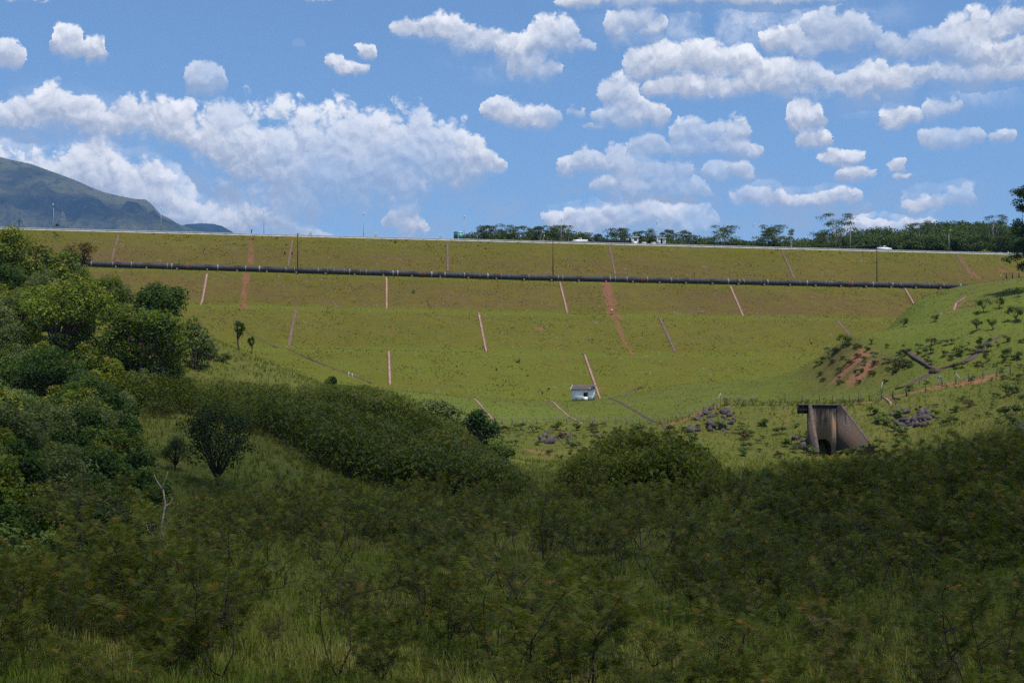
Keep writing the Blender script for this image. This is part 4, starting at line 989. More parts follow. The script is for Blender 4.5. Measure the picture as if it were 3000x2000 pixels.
# ------------------------------------------------------------------ white hut
hp = hit(1710, 1173); hut = empty('white_hut', hp + np.array([0, 1.4, -0.05]), R(-11)); w2, d2, hf, hb = 2.3, 1.55, 2.5, 3.35
def wall_prism(poly_yz, x0, x1, name):
    V = [(x0, y, z) for y, z in poly_yz] + [(x1, y, z) for y, z in poly_yz]; n = len(poly_yz)
    q = [(i, (i + 1) % n, (i + 1) % n + n, i + n) for i in range(n)]; t = [(0, i + 1, i) for i in range(1, n - 1)] + [(n, n + i, n + i + 1) for i in range(1, n - 1)]
    return MB().add(V, q, t).build(name, M['hut_wall'], hut)
f = -d2
# front wall round the window opening
wx0, wx1, wz0, wz1 = .25, 1.15, .85, 1.75
for nm, b in (('front_wall', (-w2, wx0, f, f + .14, -.3, hf)), ('front_wall', (wx1, w2, f, f + .14, -.3, hf)), ('front_wall', (wx0 + .001, wx1 - .001, f + .001, f + .139, -.3, wz0)), ('front_wall', (wx0 + .001, wx1 - .001, f + .001, f + .139, wz1, hf))):
    MB().box(*b).build(nm, M['hut_wall'], hut)
side = [(f + .141, -.3), (d2 - .141, -.3), (d2 - .141, hb - .06), (f + .141, hf + .02)]
wall_prism(side, w2 - .14, w2, 'side_wall'); wl = wall_prism(side, -w2, -w2 + .14, 'side_wall')
MB().box(-w2, w2, d2 - .14, d2, -.3, hb).build('back_wall', M['hut_wall'], hut)
wn = MB().box(wx0 + .02, wx1 - .02, f + .06, f + .08, wz0 + .02, wz1 - .02).build('window', M['glass_dark'], hut)
for b in ((wx0, wx0 + .07, wz0, wz1), (wx1 - .07, wx1, wz0, wz1), (wx0 + .071, wx1 - .071, wz0, wz0 + .07), (wx0 + .071, wx1 - .071, wz1 - .07, wz1), ((wx0 + wx1) / 2 - .02, (wx0 + wx1) / 2 + .02, wz0 + .071, wz1 - .071)):
    MB().box(b[0] + .003, b[1] - .003, f + .02, f + .055, b[2] + .003, b[3] - .003).build('frame', M['black_panel'], wn)
MB().box(-w2 - .02, -w2 - .003, -.25, .15, 1.1, 1.9).build('side_window', M['glass_dark'], hut)
# mono-pitch sheet roof with corrugations, overhanging
sl = (hb - hf) / (2 * d2); ys = (-d2 - .36, d2 + .25); xs = np.linspace(-w2 - .28, w2 + .25, 61); V = []
for y in ys:
    for i, x in enumerate(xs): V.append((x, y, hf + .03 + sl * (y + d2) + .03 * (i % 2)))
for y in ys:
    for i, x in enumerate(xs): V.append((x, y, hf - .03 + sl * (y + d2) + .03 * (i % 2) + .02))
n = len(xs); q = [(i, i + 1, n + i + 1, n + i) for i in range(n - 1)] + [(2 * n + i, 3 * n + i, 3 * n + i + 1, 2 * n + i + 1) for i in range(n - 1)] + [(i, 2 * n + i, 2 * n + i + 1, i + 1) for i in range(n - 1)]
rf = MB().add(V, q).build('roof', M['roof_brown'], hut)
V = []
for x in (-w2 - .30, -w2 - .24):
    for y in ys:
        z = hf + sl * (y + d2); V += [(x, y, z - .05), (x, y, z + .09)]
MB().add(V, [(0, 1, 3, 2), (4, 6, 7, 5), (0, 4, 5, 1), (2, 3, 7, 6), (1, 5, 7, 3), (0, 2, 6, 4)]).build('verge_board', M['white_paint'], rf)
# black water tank on a bracket at the right eave
tk = empty('water_tank', hut.matrix_basis @ Vector((w2 + .02, f - .12, hf + .07)), R(-11))
m2 = MB(); m2.tube([(0, 0, 0), (0, 0, .05), (0, 0, .38), (0, 0, .44)], [.30, .34, .36, .30], 16); m2.build('tank', M['black_panel'], tk, smooth=True); m2 = MB(); m2.tube([(0, 0, .44), (0, 0, .5)], [.2, .18], 12); m2.build('lid', M['steel_dark'], tk)
m2 = MB(); m2.tube([(0, -.37, .2), (0, -.42, .05), (0, -.40, -.25)], .03, 6); m2.build('outlet_pipe', M['white_paint'], tk); m2 = MB(); m2.tube([(-.36, -.05, .1), (-1.1, -.02, .1)], .03, 6); m2.build('feed_pipe', M['white_paint'], tk)
tag(tk, 'small black water tank on the roof corner of the white hut', 'tank')
st = empty('concrete_stand', hut.matrix_basis @ Vector((w2 + .38, f + .5, 0)), R(-11)); MB().box(-.3, .3, -.3, .3, .62, .72).build('slab', M['kerb'], st)
for x in (-.25, .25):
    for y in (-.25, .25): MB().box(x - .05, x + .05, y - .05, y + .05, -.3, .618).build('leg', M['kerb'], st)
tag(st, 'small concrete stand against the right wall of the white hut', 'stand')
tag(hut, 'small white hut with a brown sloping roof at the toe of the dam', 'hut')

# ------------------------------------------------------------------ culvert outlet
c0 = Vector(CULV); ang = CULV_A
cv = empty('culvert_outlet', (c0.x, c0.y, c0.z), ang)       # local x along the head wall, -y is outflow, z up
HT = 8.35; hw = 2.35
def wall_with_arch():
    ra, zs = 1.62, 1.45; xs_ = [-hw, -ra]; mb = MB(); th = .5
    na = 24; arc = [(ra * math.cos(a), zs + ra * math.sin(a)) for a in np.linspace(math.pi, 0, na + 1)]
    V = []; q = []
    for y in (0.0, th):
        for x, z in arc: V.append((x, y, z))
        for x, z in arc: V.append((x, y, HT))
    m = na + 1
    for i in range(na):
        q.append((i, i + 1, m + i + 1, m + i)); q.append((2 * m + i, 3 * m + i, 3 * m + i + 1, 2 * m + i + 1)); q.append((i, 2 * m + i, 2 * m + i + 1, i + 1))
    q.append((m, m + 1, 3 * m + 1, 3 * m)) if False else None
    mb.add(V, q); mb.box(-hw - .3, -ra, 0, th, -1.2, HT); mb.box(ra, hw + .3, 0, th, -1.2, HT)
    return mb
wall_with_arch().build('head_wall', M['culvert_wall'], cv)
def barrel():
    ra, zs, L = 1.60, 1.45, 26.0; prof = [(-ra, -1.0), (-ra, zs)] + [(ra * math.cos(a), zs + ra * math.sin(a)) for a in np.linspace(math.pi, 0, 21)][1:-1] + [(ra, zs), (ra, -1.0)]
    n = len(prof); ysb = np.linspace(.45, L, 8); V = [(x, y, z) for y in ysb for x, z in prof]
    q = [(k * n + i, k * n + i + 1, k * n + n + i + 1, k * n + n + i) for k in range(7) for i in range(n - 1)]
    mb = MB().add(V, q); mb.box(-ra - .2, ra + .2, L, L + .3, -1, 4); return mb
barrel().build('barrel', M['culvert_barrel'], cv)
def wing(sgn, flare, L, zend, name):
    """top edge: short level, then slope; in local coords starts at the head wall end"""
    th = .42; d = np.array([sgn * math.sin(flare), -math.cos(flare)]); nrm_ = np.array([math.cos(flare), sgn * math.sin(flare)]) * sgn
    x0 = sgn * hw; prof = [(0.003, -1.2), (L, -1.2), (L, zend), (.9, HT), (0.003, HT)]
    V = []
    for off in (0, th):
        for l, z in prof: p_ = np.array([x0, 0]) + d * l + nrm_ * off; V.append((p_[0], p_[1], z))
    n = 5; q = [(i, (i + 1) % n, (i + 1) % n + n, i + n) for i in range(n)]; t = [(0, i + 1, i) for i in range(1, n - 1)] + [(n, n + i, n + i + 1) for i in range(1, n - 1)]
    o = MB().add(V, q, t).build('wing_wall', M['culvert_wing'], cv)
    # coping strip on the sloping edge
    a = np.array([.9, HT]); b = np.array([L, zend]); V = []
    for l, z in ((.88, HT + .015), (L + .05, zend + .015)):
        for off in (-.06, th + .06):
            p_ = np.array([x0, 0]) + d * l + nrm_ * off; V += [(p_[0], p_[1], z), (p_[0], p_[1], z + .14)]
    MB().add(V, [(0, 2, 3, 1), (4, 5, 7, 6), (0, 1, 5, 4), (2, 6, 7, 3), (1, 3, 7, 5), (0, 4, 6, 2)]).build('coping', M['culvert_cap'], o)
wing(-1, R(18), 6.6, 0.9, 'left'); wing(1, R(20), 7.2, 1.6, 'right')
MB().box(-hw - 2.1, hw + 1.9, -.18, .62, HT + .003, HT + .20).build('cap_beam', M['culvert_cap'], cv)
MB().box(-hw - 2.1, -hw - .45, .02, .5, HT - 1.3, HT).build('return_wall', M['culvert_wing'], cv)
tag(cv, 'stained concrete culvert outlet with arched mouth and sloping wing walls', 'culvert')

# ------------------------------------------------------------------ fences, signs, markers
def wire_fence(poly, label, posts, mat='fence_post', h=1.5, wires=4, lean=0.0, thick=.055):
    H_ = []
    for px, py in posts: H_.append(hit(px, py))
    root = empty('wire_fence', H_[0]); pm = None
    for i, p in enumerate(H_):
        if pm is None: m2 = MB(); m2.box(-thick, thick, -thick, thick, -.4, h); o = m2.build('post', M[mat], root); pm = o.data
        else: o = obj('post', pm, None, root)
        o.location = p - H_[0]; o.rotation_euler = (random.uniform(-.05, .05), random.uniform(-.05, .05), random.uniform(0, 1)); o.scale = (1, 1, random.uniform(.9, 1.1))
    for k in range(wires):
        z = .3 + k * (h - .4) / (wires - 1); m2 = MB(); m2.tube([p - H_[0] + np.array([0, 0, z]) for p in H_], .010, 3); m2.build('wire', M['wire'], root)
    tag(root, label, 'fence'); return root
wire_fence(None, 'wire fence on thin posts along the dam toe below the hut', [(x, 1242) for x in (1350, 1380, 1412, 1444, 1470, 1500, 1532, 1573, 1600, 1637, 1661, 1693, 1736, 1775, 1805, 1835, 1874, 1905, 1933)] + [(1957, 1240)])
wire_fence(None, 'wire fence climbing the red earth edge right of the toe lawn', [(1985,1236),(2020,1222),(2062,1204),(2090,1192),(2124,1182),(2165,1180),(2205,1180)])
wire_fence(None, 'wire fence on dark posts behind the culvert and up the red track', [(2300,1180),(2350,1180),(2400,1180),(2440,1180),(2471,1180),(2490,1180),(2516,1178),(2547,1176),(2582,1173)], 'fence_wood')
wire_fence(None, 'pair of thick dark fence posts beside the red dirt track', [(2616,1168),(2656,1161)], 'fence_wood', 1.55, 2, thick=.11)
wire_fence(None, 'wire fence climbing along the upper red track on the right', [(2711,1146),(2760,1134),(2800,1126),(2838,1118),(2880,1110),(2920,1102),(2960,1095)], 'fence_wood')
wire_fence(None, 'dark fence posts at the top of the right slope by the tall tree', [(2949,816),(2966,815),(2985,813),(3005,811)], 'fence_wood', 1.5, 2, thick=.13)
def strut_post(px, py, dx, h, label, mat='steel'):
    p = hit(px, py); root = empty('braced_post', p); m2 = MB(); m2.tube([(0, 0, -.3), (0, 0, h)], .045, 6); m2.build('post', M['fence_post'], root); m2 = MB(); m2.tube([(dx, .1, 0), (0, 0, h * .97)], .05, 6); m2.build('strut', M[mat], root); tag(root, label, 'post'); return root
strut_post(2112, 1178, -1.0, 1.9, 'braced pale fence post at the top of the red earth edge')
strut_post(2586, 1150, -.55, 2.0, 'leaning white strut with its post left of the dark posts')
strut_post(2800, 1118, 1.3, 1.6, 'braced post with white strut right of the blue sign')
strut_post(2934, 816, -.5, 1.2, 'small braced post at the top of the right slope')
for px, py, h, lab in [(1022, 1108, 1.5, 'left one of two white stakes by the diagonal drain'), (1032, 1110, 1.3, 'right one of two white stakes by the diagonal drain'), (2522, 1168, 2.0, 'slim grey post behind the culvert'), (2694, 1128, 2.1, 'slim grey post left of the blue sign'), (1956, 1236, 1.9, 'tall post at the corner of the toe fence'), (1661, 1240, 1.6, 'pale tall post in the toe fence left of centre')]:
    p = hit(px, py); m2 = MB(); m2.tube([(0, 0, -.3), (0, 0, h * .5), (0, 0, h)], .05, 6); m2.tube([(0, 0, h), (0, 0, h + .05)], .07, 6); o = m2.build('marker_post', M['white_paint'] if 'white' in lab else M['fence_post']); o.location = p; tag(o, lab, 'post')
# instrument marker on the scar
p = hit(1793, 923); root = empty('marker_sign', p); m2 = MB(); m2.tube([(0, 0, -.3), (0, 0, 1.5)], .09, 6); m2.build('post', M['black_panel'], root); MB().box(-.14, .14, -.12, -.06, 1.0, 1.5).build('plate', M['white_paint'], root); tag(root, 'dark marker post with white plate on the central red scar', 'marker')
# blue information sign
p = hit(2752, 1128); root = empty('information_sign', p, R(-15))
bd = MB().box(-.33, .33, -.03, .03, 1.15, 1.75).build('board', M['sign_blue'], root); MB().box(-.2, .2, -.036, -.031, 1.42, 1.5).build('lettering', M['lamp_grey'], bd); MB().box(-.25, .25, -.036, -.031, 1.28, 1.34).build('lettering', M['lamp_grey'], bd)
for x in (-.24, .24): MB().box(x - .035, x + .035, -.035, .035, -.3, 1.148).build('post', M['steel_dark'], root)
MB().box(-.204, .204, -.03, .03, .8, .88).build('rail', M['steel_dark'], root); tag(root, 'blue board sign on two posts beside the red dirt track', 'sign')

# ------------------------------------------------------------------ riprap stones
def rock_mesh(seed):
    import bmesh
    r = np.random.default_rng(seed); bm = bmesh.new(); bmesh.ops.create_icosphere(bm, subdivisions=1, radius=.5)
    V = np.array([v.co[:] for v in bm.verts]); F = np.array([[v.index for v in f_.verts] for f_ in bm.faces]); bm.free()
    V = V * r.uniform(.65, 1.25, (len(V), 1)) * np.array([1.15, .9, .7]); return mesh_np('rock', V, None, F)
rocks = [rock_mesh(i) for i in range(7)]
for m_ in rocks: m_.materials.append(M['rock'])
r_ = np.random.default_rng(17)
for (cx, cy, rx, ry, n, s, lab, grp) in [(1640, 1284, 58, 22, 44, .7, 'angular grey stone in the heap below the toe fence', 'stones below the toe fence'),
   (2100, 1225, 62, 30, 46, .8, 'rough boulder in the outcrop at the end of the red earth edge', 'boulders at the red earth edge'), (2080, 1262, 70, 12, 16, .6, 'small stone scattered under the boulder outcrop', 'small stones under the outcrop'),
   (2660, 1225, 80, 34, 85, .6, 'dark angular stone in the heap right of the culvert', 'stones right of the culvert'), (2350, 1290, 32, 28, 30, .6, 'stone in the heap against the left side of the culvert', 'stones left of the culvert'),
   (2985, 1250, 24, 14, 12, .6, 'pale stone at the right edge above the dark shrubs', 'pale stones at the right edge'), (1750, 1283, 22, 10, 7, .6, 'loose stone right of the toe stone heap', 'loose stones right of the toe heap'), (1892, 1272, 14, 8, 5, .55, 'loose stone near the end of the long thin drain', 'loose stones by the drain end')]:
    for i in range(n):
        a = r_.uniform(0, 6.28); k = math.sqrt(r_.uniform(0, 1)); p = hit(cx + rx * k * math.cos(a), cy + ry * k * math.sin(a))
        o = obj('boulder' if 'boulder' in lab else 'stone', rocks[r_.integers(7)]); sz = s * r_.gamma(2.2, .42) + .22; o.location = p + np.array([0, 0, sz * (.10 + .12 * r_.uniform(-1, 1))]); o.scale = (sz * 1.15, sz, sz * .95); o.rotation_euler = (r_.uniform(-1.2, 1.2), r_.uniform(-1.2, 1.2), r_.uniform(0, 6.28))
        tag(o, lab, 'stone', grp)

# ------------------------------------------------------------------ vegetation
def rand_dirs(n, r, up=0.0):
    v = r.normal(size=(n, 3)); v[:, 2] += up
    return v / np.maximum(np.linalg.norm(v, axis=1, keepdims=True), 1e-9)
def leaf_quads(P_, size, r, up=0.6, aspect=0.55, out=None):
    """rhombic leaves at P_, one quad each; normals lean upwards and outwards"""
    n = len(P_); nn = rand_dirs(n, r, up)
    if out is not None: nn = nn + out * 0.7; nn /= np.linalg.norm(nn, axis=1, keepdims=True)
    a = np.cross(nn, rand_dirs(n, r)); a /= np.maximum(np.linalg.norm(a, axis=1, keepdims=True), 1e-9); b = np.cross(nn, a)
    L = size * r.uniform(0.6, 1.35, (n, 1)); w = L * aspect
    V = np.stack([P_ - a * L * 0.5, P_ + b * w * 0.5 + a * L * 0.05, P_ + a * L * 0.5, P_ - b * w * 0.5 + a * L * 0.05], 1).reshape(-1, 3)
    q = np.arange(n * 4).reshape(n, 4)
    return V, q
def limb(p0, p1, r, wob=0.08, n=6, sag=0.0):
    t = np.linspace(0, 1, n)[:, None]; p0 = np.array(p0, float); p1 = np.array(p1, float); L = np.linalg.norm(p1 - p0)
    P_ = p0 + (p1 - p0) * t; w = sum(r.normal(size=(1, 3)) * np.sin(np.pi * kk * t) / kk for kk in (1, 2, 3)) * wob * L * 0.42
    P_ = P_ + w; P_[:, 2] += sag * L * np.sin(np.pi * t[:, 0])
    return P_
def plant(name, woodV, leafV, leafQ, tint, wood_mat, leaf_mat, wood_name='trunk', leaf_name='crown'):
    root = empty(name)
    if woodV is not None: woodV.build(wood_name, wood_mat, root, smooth=True)
    me_ = mesh_np(leaf_name, leafV, leafQ, attrs={'tint': tint}); obj(leaf_name, me_, leaf_mat, root)
    return root
def broadleaf(name, H, Wd, nl, leaf, seed, leaf_mat, wood_mat='bark', lobes=16, trunk=0.35, flat=0.8, per_tint=0.35, dens=1.0, open_=0.0):
    """rounded crown made of many leaf lobes carried by limbs"""
    r = np.random.default_rng(seed); mb = MB(); Vs = []; tint = []
    base_h = H * trunk; cz = base_h + (H - base_h) * 0.5; rz = (H - base_h) * 0.5; rx = Wd / 2
    fork = np.array([r.normal(0, .03) * H, r.normal(0, .03) * H, base_h * 0.8])
    mb.tube(limb((0, 0, -0.4), fork, r, 0.06), np.linspace(0.030, 0.022, 6) * H, 7)
    ctr = []
    for i in range(lobes):
        d = rand_dirs(1, r, 0.35)[0]; k = r.uniform(0.45, 0.82)
        c = np.array([d[0] * rx * k, d[1] * rx * k, cz + d[2] * rz * k * flat]); ctr.append(c)
        mb.tube(limb(fork, c, r, 0.12, 6, 0.05), np.linspace(0.013, 0.003, 6) * H, 5)
    for c in ctr:
        R_ = np.array([rx, rx, rz * 0.8]) * r.uniform(0.30, 0.46)
        n = int(nl / lobes * r.uniform(0.75, 1.25) * dens)
        d = rand_dirs(n, r, 0.25); rad = r.uniform(0.0, 1.0, (n, 1)) ** 0.35
        P_ = c + d * rad * R_; out = d
        lump = vnoise(P_[:, 0] / leaf / 3 + 50, P_[:, 1] / leaf / 3 + P_[:, 2] / leaf / 3 + 50, seed)
        keep = lump > open_
        V, q = leaf_quads(P_[keep], leaf, r, 0.9, 0.6, out[keep]); Vs.append(V)
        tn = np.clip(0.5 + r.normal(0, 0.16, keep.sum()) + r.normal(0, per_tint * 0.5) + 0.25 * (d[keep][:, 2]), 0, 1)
        tint.append(np.repeat(tn, 4))
    V = np.concatenate(Vs)
    return plant(name, mb, V, np.arange(len(V)).reshape(-1, 4), np.concatenate(tint), M[wood_mat], M[leaf_mat])
def eucalyptus(name, H, Wd, seed, clumps=11, leaf=0.30, n_per=230, leaf_mat='leaf_euc', low=0.45, wood_mat='bark_pale'):
    """slender pale stem, rising limbs, flat dense tufts at the limb ends with sky between"""
    r = np.random.default_rng(seed); mb = MB(); Vs = []; tint = []
    lean = r.normal(0, 0.04, 2) * H; top = np.array([lean[0], lean[1], H * 0.86])
    tr = limb((0, 0, -0.5), top, r, 0.05, 8); mb.tube(tr, np.linspace(0.017, 0.006, 8) * H, 6)
    for i in range(clumps):
        h = low + (1 - low) * (i + 0.5) / clumps; a = r.uniform(0, 6.28); k = (1 - 0.62 * max(0, h - 0.62) / 0.38) * r.uniform(0.35, 1.0)
        c = np.array([math.cos(a) * Wd / 2 * k, math.sin(a) * Wd / 2 * k, H * min(1.0, h + 0.04)]) + np.array([lean[0], lean[1], 0]) * h
        s = tr[min(7, int(h * 6))]
        mb.tube(limb(s, c, r, 0.10, 6, -0.06), np.linspace(0.008, 0.002, 6) * H, 4)
        for j in range(3):
            cc = c + r.normal(0, 1, 3) * np.array([Wd * .10, Wd * .10, H * .018]); R_ = np.array([Wd * .13, Wd * .13, H * .040]) * r.uniform(.7, 1.3)
            n = n_per // 3; d = rand_dirs(n, r, 0.45); P_ = cc + d * (r.uniform(0, 1, (n, 1)) ** 0.5) * R_
            V, q = leaf_quads(P_, leaf, r, 0.35, 0.42); Vs.append(V)
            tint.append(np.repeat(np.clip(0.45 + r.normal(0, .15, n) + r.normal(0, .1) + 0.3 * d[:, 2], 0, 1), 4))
    V = np.concatenate(Vs)
    return plant(name, mb, V, np.arange(len(V)).reshape(-1, 4), np.concatenate(tint), M[wood_mat], M[leaf_mat])
def frond_set(base, dirs, L, r, pairs=6, wide=0.16, lw=0.030):
    """twice-pinnate leaves: a drooping midrib with thin paired pinnae"""
    n = len(base); t = (np.arange(pairs) + 0.6) / (pairs + 0.2)
    side = np.cross(dirs, np.array([0, 0, 1.0])); side /= np.maximum(np.linalg.norm(side, axis=1, keepdims=True), 1e-6)
    L = L * r.uniform(0.65, 1.3, (n, 1, 1)); droop = r.uniform(0.25, 0.7, (n, 1, 1))
    T = t[None, :, None]
    mid = base[:, None] + dirs[:, None] * L * T + np.array([0, 0, -1.0]) * (T ** 2) * L * droop * 0.6
    env = (wide * (np.sin(np.pi * (0.12 + 0.83 * t)) ** 0.8))[None, :, None] * (L / 0.4)
    Vs = []
    for sgn in (-1, 1):
        tip = mid + sgn * side[:, None] * env + dirs[:, None] * env * 0.35 - np.array([0, 0, 1.0]) * env * r.uniform(0.0, 0.5, (n, 1, 1))
        w = dirs[:, None] * lw * (L / 0.4)
        Vs.append(np.stack([mid - w * 0.3, mid + w * 0.7, tip + w * 0.55, tip - w * 0.25], 2))
    V = np.stack(Vs, 2).reshape(-1, 3)
    return V, n * pairs * 2
def feather_shrub(name, H, Wd, seed, fronds=240, L=0.36, stems=4, pairs=6, lw=0.017, leaf_mat='leaf_feather', lowest=0.12, wood=True, leaf_name='foliage'):
    r = np.random.default_rng(seed); mb = MB(); tips = []; dirs = []
    for s in range(stems):
        a = s * 6.28 / stems + r.uniform(-.6, .6); k = r.uniform(0.35, 1.0)
        end = np.array([math.cos(a) * Wd / 2 * k, math.sin(a) * Wd / 2 * k, H * r.uniform(0.75, 1.0)])
        st = limb((r.normal(0, .12), r.normal(0, .12), -0.25), end, r, 0.30, 9, r.uniform(-0.12, 0.10))
        mb.tube(st, np.linspace(0.008, 0.0022, 9) * H, 5)
        nb = 9
        for b in range(nb):
            f = lowest + (1 - lowest) * (b + r.uniform(0, 1)) / nb; i = min(7, int(f * 8)); p0 = st[i] + (st[i + 1] - st[i]) * (f * 8 - i if f * 8 - i < 1 else 1)
            a2 = a + r.uniform(-1.7, 1.7); ln = H * r.uniform(0.16, 0.42) * (1.25 - 0.6 * f)
            p1 = p0 + np.array([math.cos(a2) * ln, math.sin(a2) * ln, ln * r.uniform(0.15, 0.9)])
            br = limb(p0, p1, r, 0.18, 5); mb.tube(br, np.linspace(0.0036, 0.0012, 5) * H, 4)
            m = max(2, int(2.0 * fronds / (stems * nb)))
            tt = r.uniform(0.25, 1.0, m); ii = np.minimum(3, (tt * 4).astype(int)); fr = (tt * 4 - ii)[:, None]
            tips.append(br[ii] * (1 - fr) + br[ii + 1] * fr)
            d = rand_dirs(m, r, 0.25) + (p1 - p0) / ln * 0.5; d[:, 2] = np.clip(d[:, 2], -0.3, 1.0); dirs.append(d / np.linalg.norm(d, axis=1, keepdims=True))
    base = np.concatenate(tips); dr = np.concatenate(dirs)
    V, nq = frond_set(base, dr, L, r, pairs, 0.15, lw)
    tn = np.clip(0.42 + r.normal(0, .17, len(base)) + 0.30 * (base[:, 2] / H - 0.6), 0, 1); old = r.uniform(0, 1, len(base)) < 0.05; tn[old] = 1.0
    return plant(name, mb if wood else None, V, np.arange(nq * 4).reshape(-1, 4), np.repeat(tn, pairs * 2 * 4), M['bark_dark'], M[leaf_mat], 'stem', leaf_name)
def ensure_tmpl(root):
    return root
used = {}
def place(root, X, Y, scale=1.0, rz=None, name=None, label=None, cat=None, group=None, dz=0.0, z=None, sx=None):
    """first use moves the template itself, later uses are copies with copied parts"""
    if z is None: z = float(surf_z(np.array([X]), np.array([Y]))[0])
    rz = random.uniform(0, 6.28) if rz is None else rz
    sc_ = (scale * (sx or 1), scale * (sx or 1), scale)
    if root.name not in used: used[root.name] = 1; o = root
    else: o = copy_tree(root)
    o.location = (X, Y, z + dz); o.rotation_euler = (0, 0, rz); o.scale = sc_
    for k in ('label', 'category', 'group'):
        if k in o: del o[k]
    return tag(o, label, cat, group)
def place_px(root, px, Y, top_py=None, H=None, **kw):
    """stand the plant at photo column px, distance Y; if top_py is given its height reaches that photo row"""
    X = (px - 1500) / FPX * Y; z = float(surf_z(np.array([X]), np.array([Y]))[0]); s = kw.pop('scale', 1.0)
    if top_py is not None:
        H = max(v[2] for c_ in root.children for v in c_.bound_box); s = max(0.35, ((HORIZON - top_py) / FPX * Y - z) / H); s = min(s, 2.4)
    return place(root, X, Y, s, z=z, **kw)

# --- templates
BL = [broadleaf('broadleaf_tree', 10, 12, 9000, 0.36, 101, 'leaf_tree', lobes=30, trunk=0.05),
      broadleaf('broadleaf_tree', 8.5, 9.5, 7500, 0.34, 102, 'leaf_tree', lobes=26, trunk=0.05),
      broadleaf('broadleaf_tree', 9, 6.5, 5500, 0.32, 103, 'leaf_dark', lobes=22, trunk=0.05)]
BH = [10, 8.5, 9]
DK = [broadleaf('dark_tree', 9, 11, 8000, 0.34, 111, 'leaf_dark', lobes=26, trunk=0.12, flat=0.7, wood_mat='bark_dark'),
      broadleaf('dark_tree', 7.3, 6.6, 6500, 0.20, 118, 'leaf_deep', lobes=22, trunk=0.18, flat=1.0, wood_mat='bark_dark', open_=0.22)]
GB = [broadleaf('grey_green_bush', 4.5, 5.5, 3600, 0.24, 121, 'leaf_grey', lobes=16, trunk=-0.3),
      broadleaf('grey_green_bush', 3.2, 4.4, 2800, 0.24, 122, 'leaf_grey', lobes=14, trunk=-0.3)]
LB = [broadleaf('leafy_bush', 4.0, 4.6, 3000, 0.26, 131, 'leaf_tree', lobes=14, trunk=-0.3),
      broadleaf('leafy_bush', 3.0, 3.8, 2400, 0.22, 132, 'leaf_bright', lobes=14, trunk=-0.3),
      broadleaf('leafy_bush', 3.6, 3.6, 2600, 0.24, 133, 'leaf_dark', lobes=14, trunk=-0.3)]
SC = [broadleaf('scrub_bush', 1.0, 1.7, 520, 0.15, 171, 'leaf_grey', lobes=9, trunk=0.02), broadleaf('scrub_bush', 1.1, 1.5, 480, 0.15, 172, 'leaf_bright', lobes=9, trunk=0.02),
      broadleaf('scrub_bush', 0.9, 1.8, 480, 0.15, 173, 'leaf_rust', lobes=9, trunk=0.02)]
RT = broadleaf('rusty_leaved_tree', 7, 5.5, 2600, 0.28, 141, 'leaf_rust', lobes=16, trunk=0.3, open_=0.3)
YT = broadleaf('young_tree', 6, 2.8, 1100, 0.26, 151, 'leaf_dark', lobes=9, trunk=0.42, open_=0.2, wood_mat='bark_dark')
ST = [broadleaf('savanna_tree', 3.4, 3.2, 1300, 0.24, 161, 'leaf_bright', lobes=12, trunk=0.25, open_=0.25),
      broadleaf('savanna_tree', 2.8, 2.6, 900, 0.22, 162, 'leaf_tree', lobes=9, trunk=0.2, open_=0.3),
      broadleaf('savanna_tree', 3.0, 3.4, 800, 0.20, 163, 'leaf_grey', lobes=10, trunk=0.3, open_=0.4)]
EU = [eucalyptus('eucalyptus_tree', 10, 7.5, 201, 12), eucalyptus('eucalyptus_tree', 10, 6.0, 202, 10, low=0.38),
      eucalyptus('eucalyptus_tree', 10, 8.5, 203, 14, low=0.5), eucalyptus('eucalyptus_tree', 10, 5.0, 204, 8, n_per=170, low=0.35)]
EBIG = eucalyptus('eucalyptus_tree', 14, 11, 205, 17, n_per=330, low=0.3)
ETALL = eucalyptus('tall_dark_tree', 24, 11, 206, 34, leaf=0.46, n_per=620, leaf_mat='leaf_dark', low=0.22, wood_mat='bark_dark')
FO = [broadleaf('forest_tree', 10, 8, 4200, 0.42, 211, 'leaf_forest', lobes=18, trunk=0.15), broadleaf('forest_tree', 10, 7, 3600, 0.40, 212, 'leaf_forest', lobes=15, trunk=0.2),
      broadleaf('forest_tree', 9, 8.5, 4200, 0.42, 213, 'leaf_forest', lobes=18, trunk=0.12)]
FS = [feather_shrub('feathery_shrub', 3.2, 4.2, 301, 360, stems=5), feather_shrub('feathery_shrub', 3.6, 4.0, 302, 340, stems=4), feather_shrub('feathery_shrub', 2.5, 4.6, 303, 360, stems=6),
      feather_shrub('feathery_shrub', 3.3, 5.0, 304, 340, stems=5, lowest=0.3), feather_shrub('feathery_shrub', 2.0, 3.6, 305, 300, stems=6), feather_shrub('feathery_shrub', 4.2, 4.4, 306, 360, stems=4, lowest=0.3),
      feather_shrub('feathery_shrub', 1.5, 3.2, 307, 240, stems=6), feather_shrub('feathery_shrub', 2.8, 4.4, 308, 320, stems=5, leaf_mat='leaf_olive')]
FH = [3.6, 4.2, 3.0, 3.8, 2.6, 4.6]
SPARSE = [feather_shrub('bare_stemmed_shrub', 4.0, 4.2, 311, 90, stems=4, lowest=0.6), feather_shrub('bare_stemmed_shrub', 3.6, 4.6, 312, 60, stems=3, lowest=0.65)]

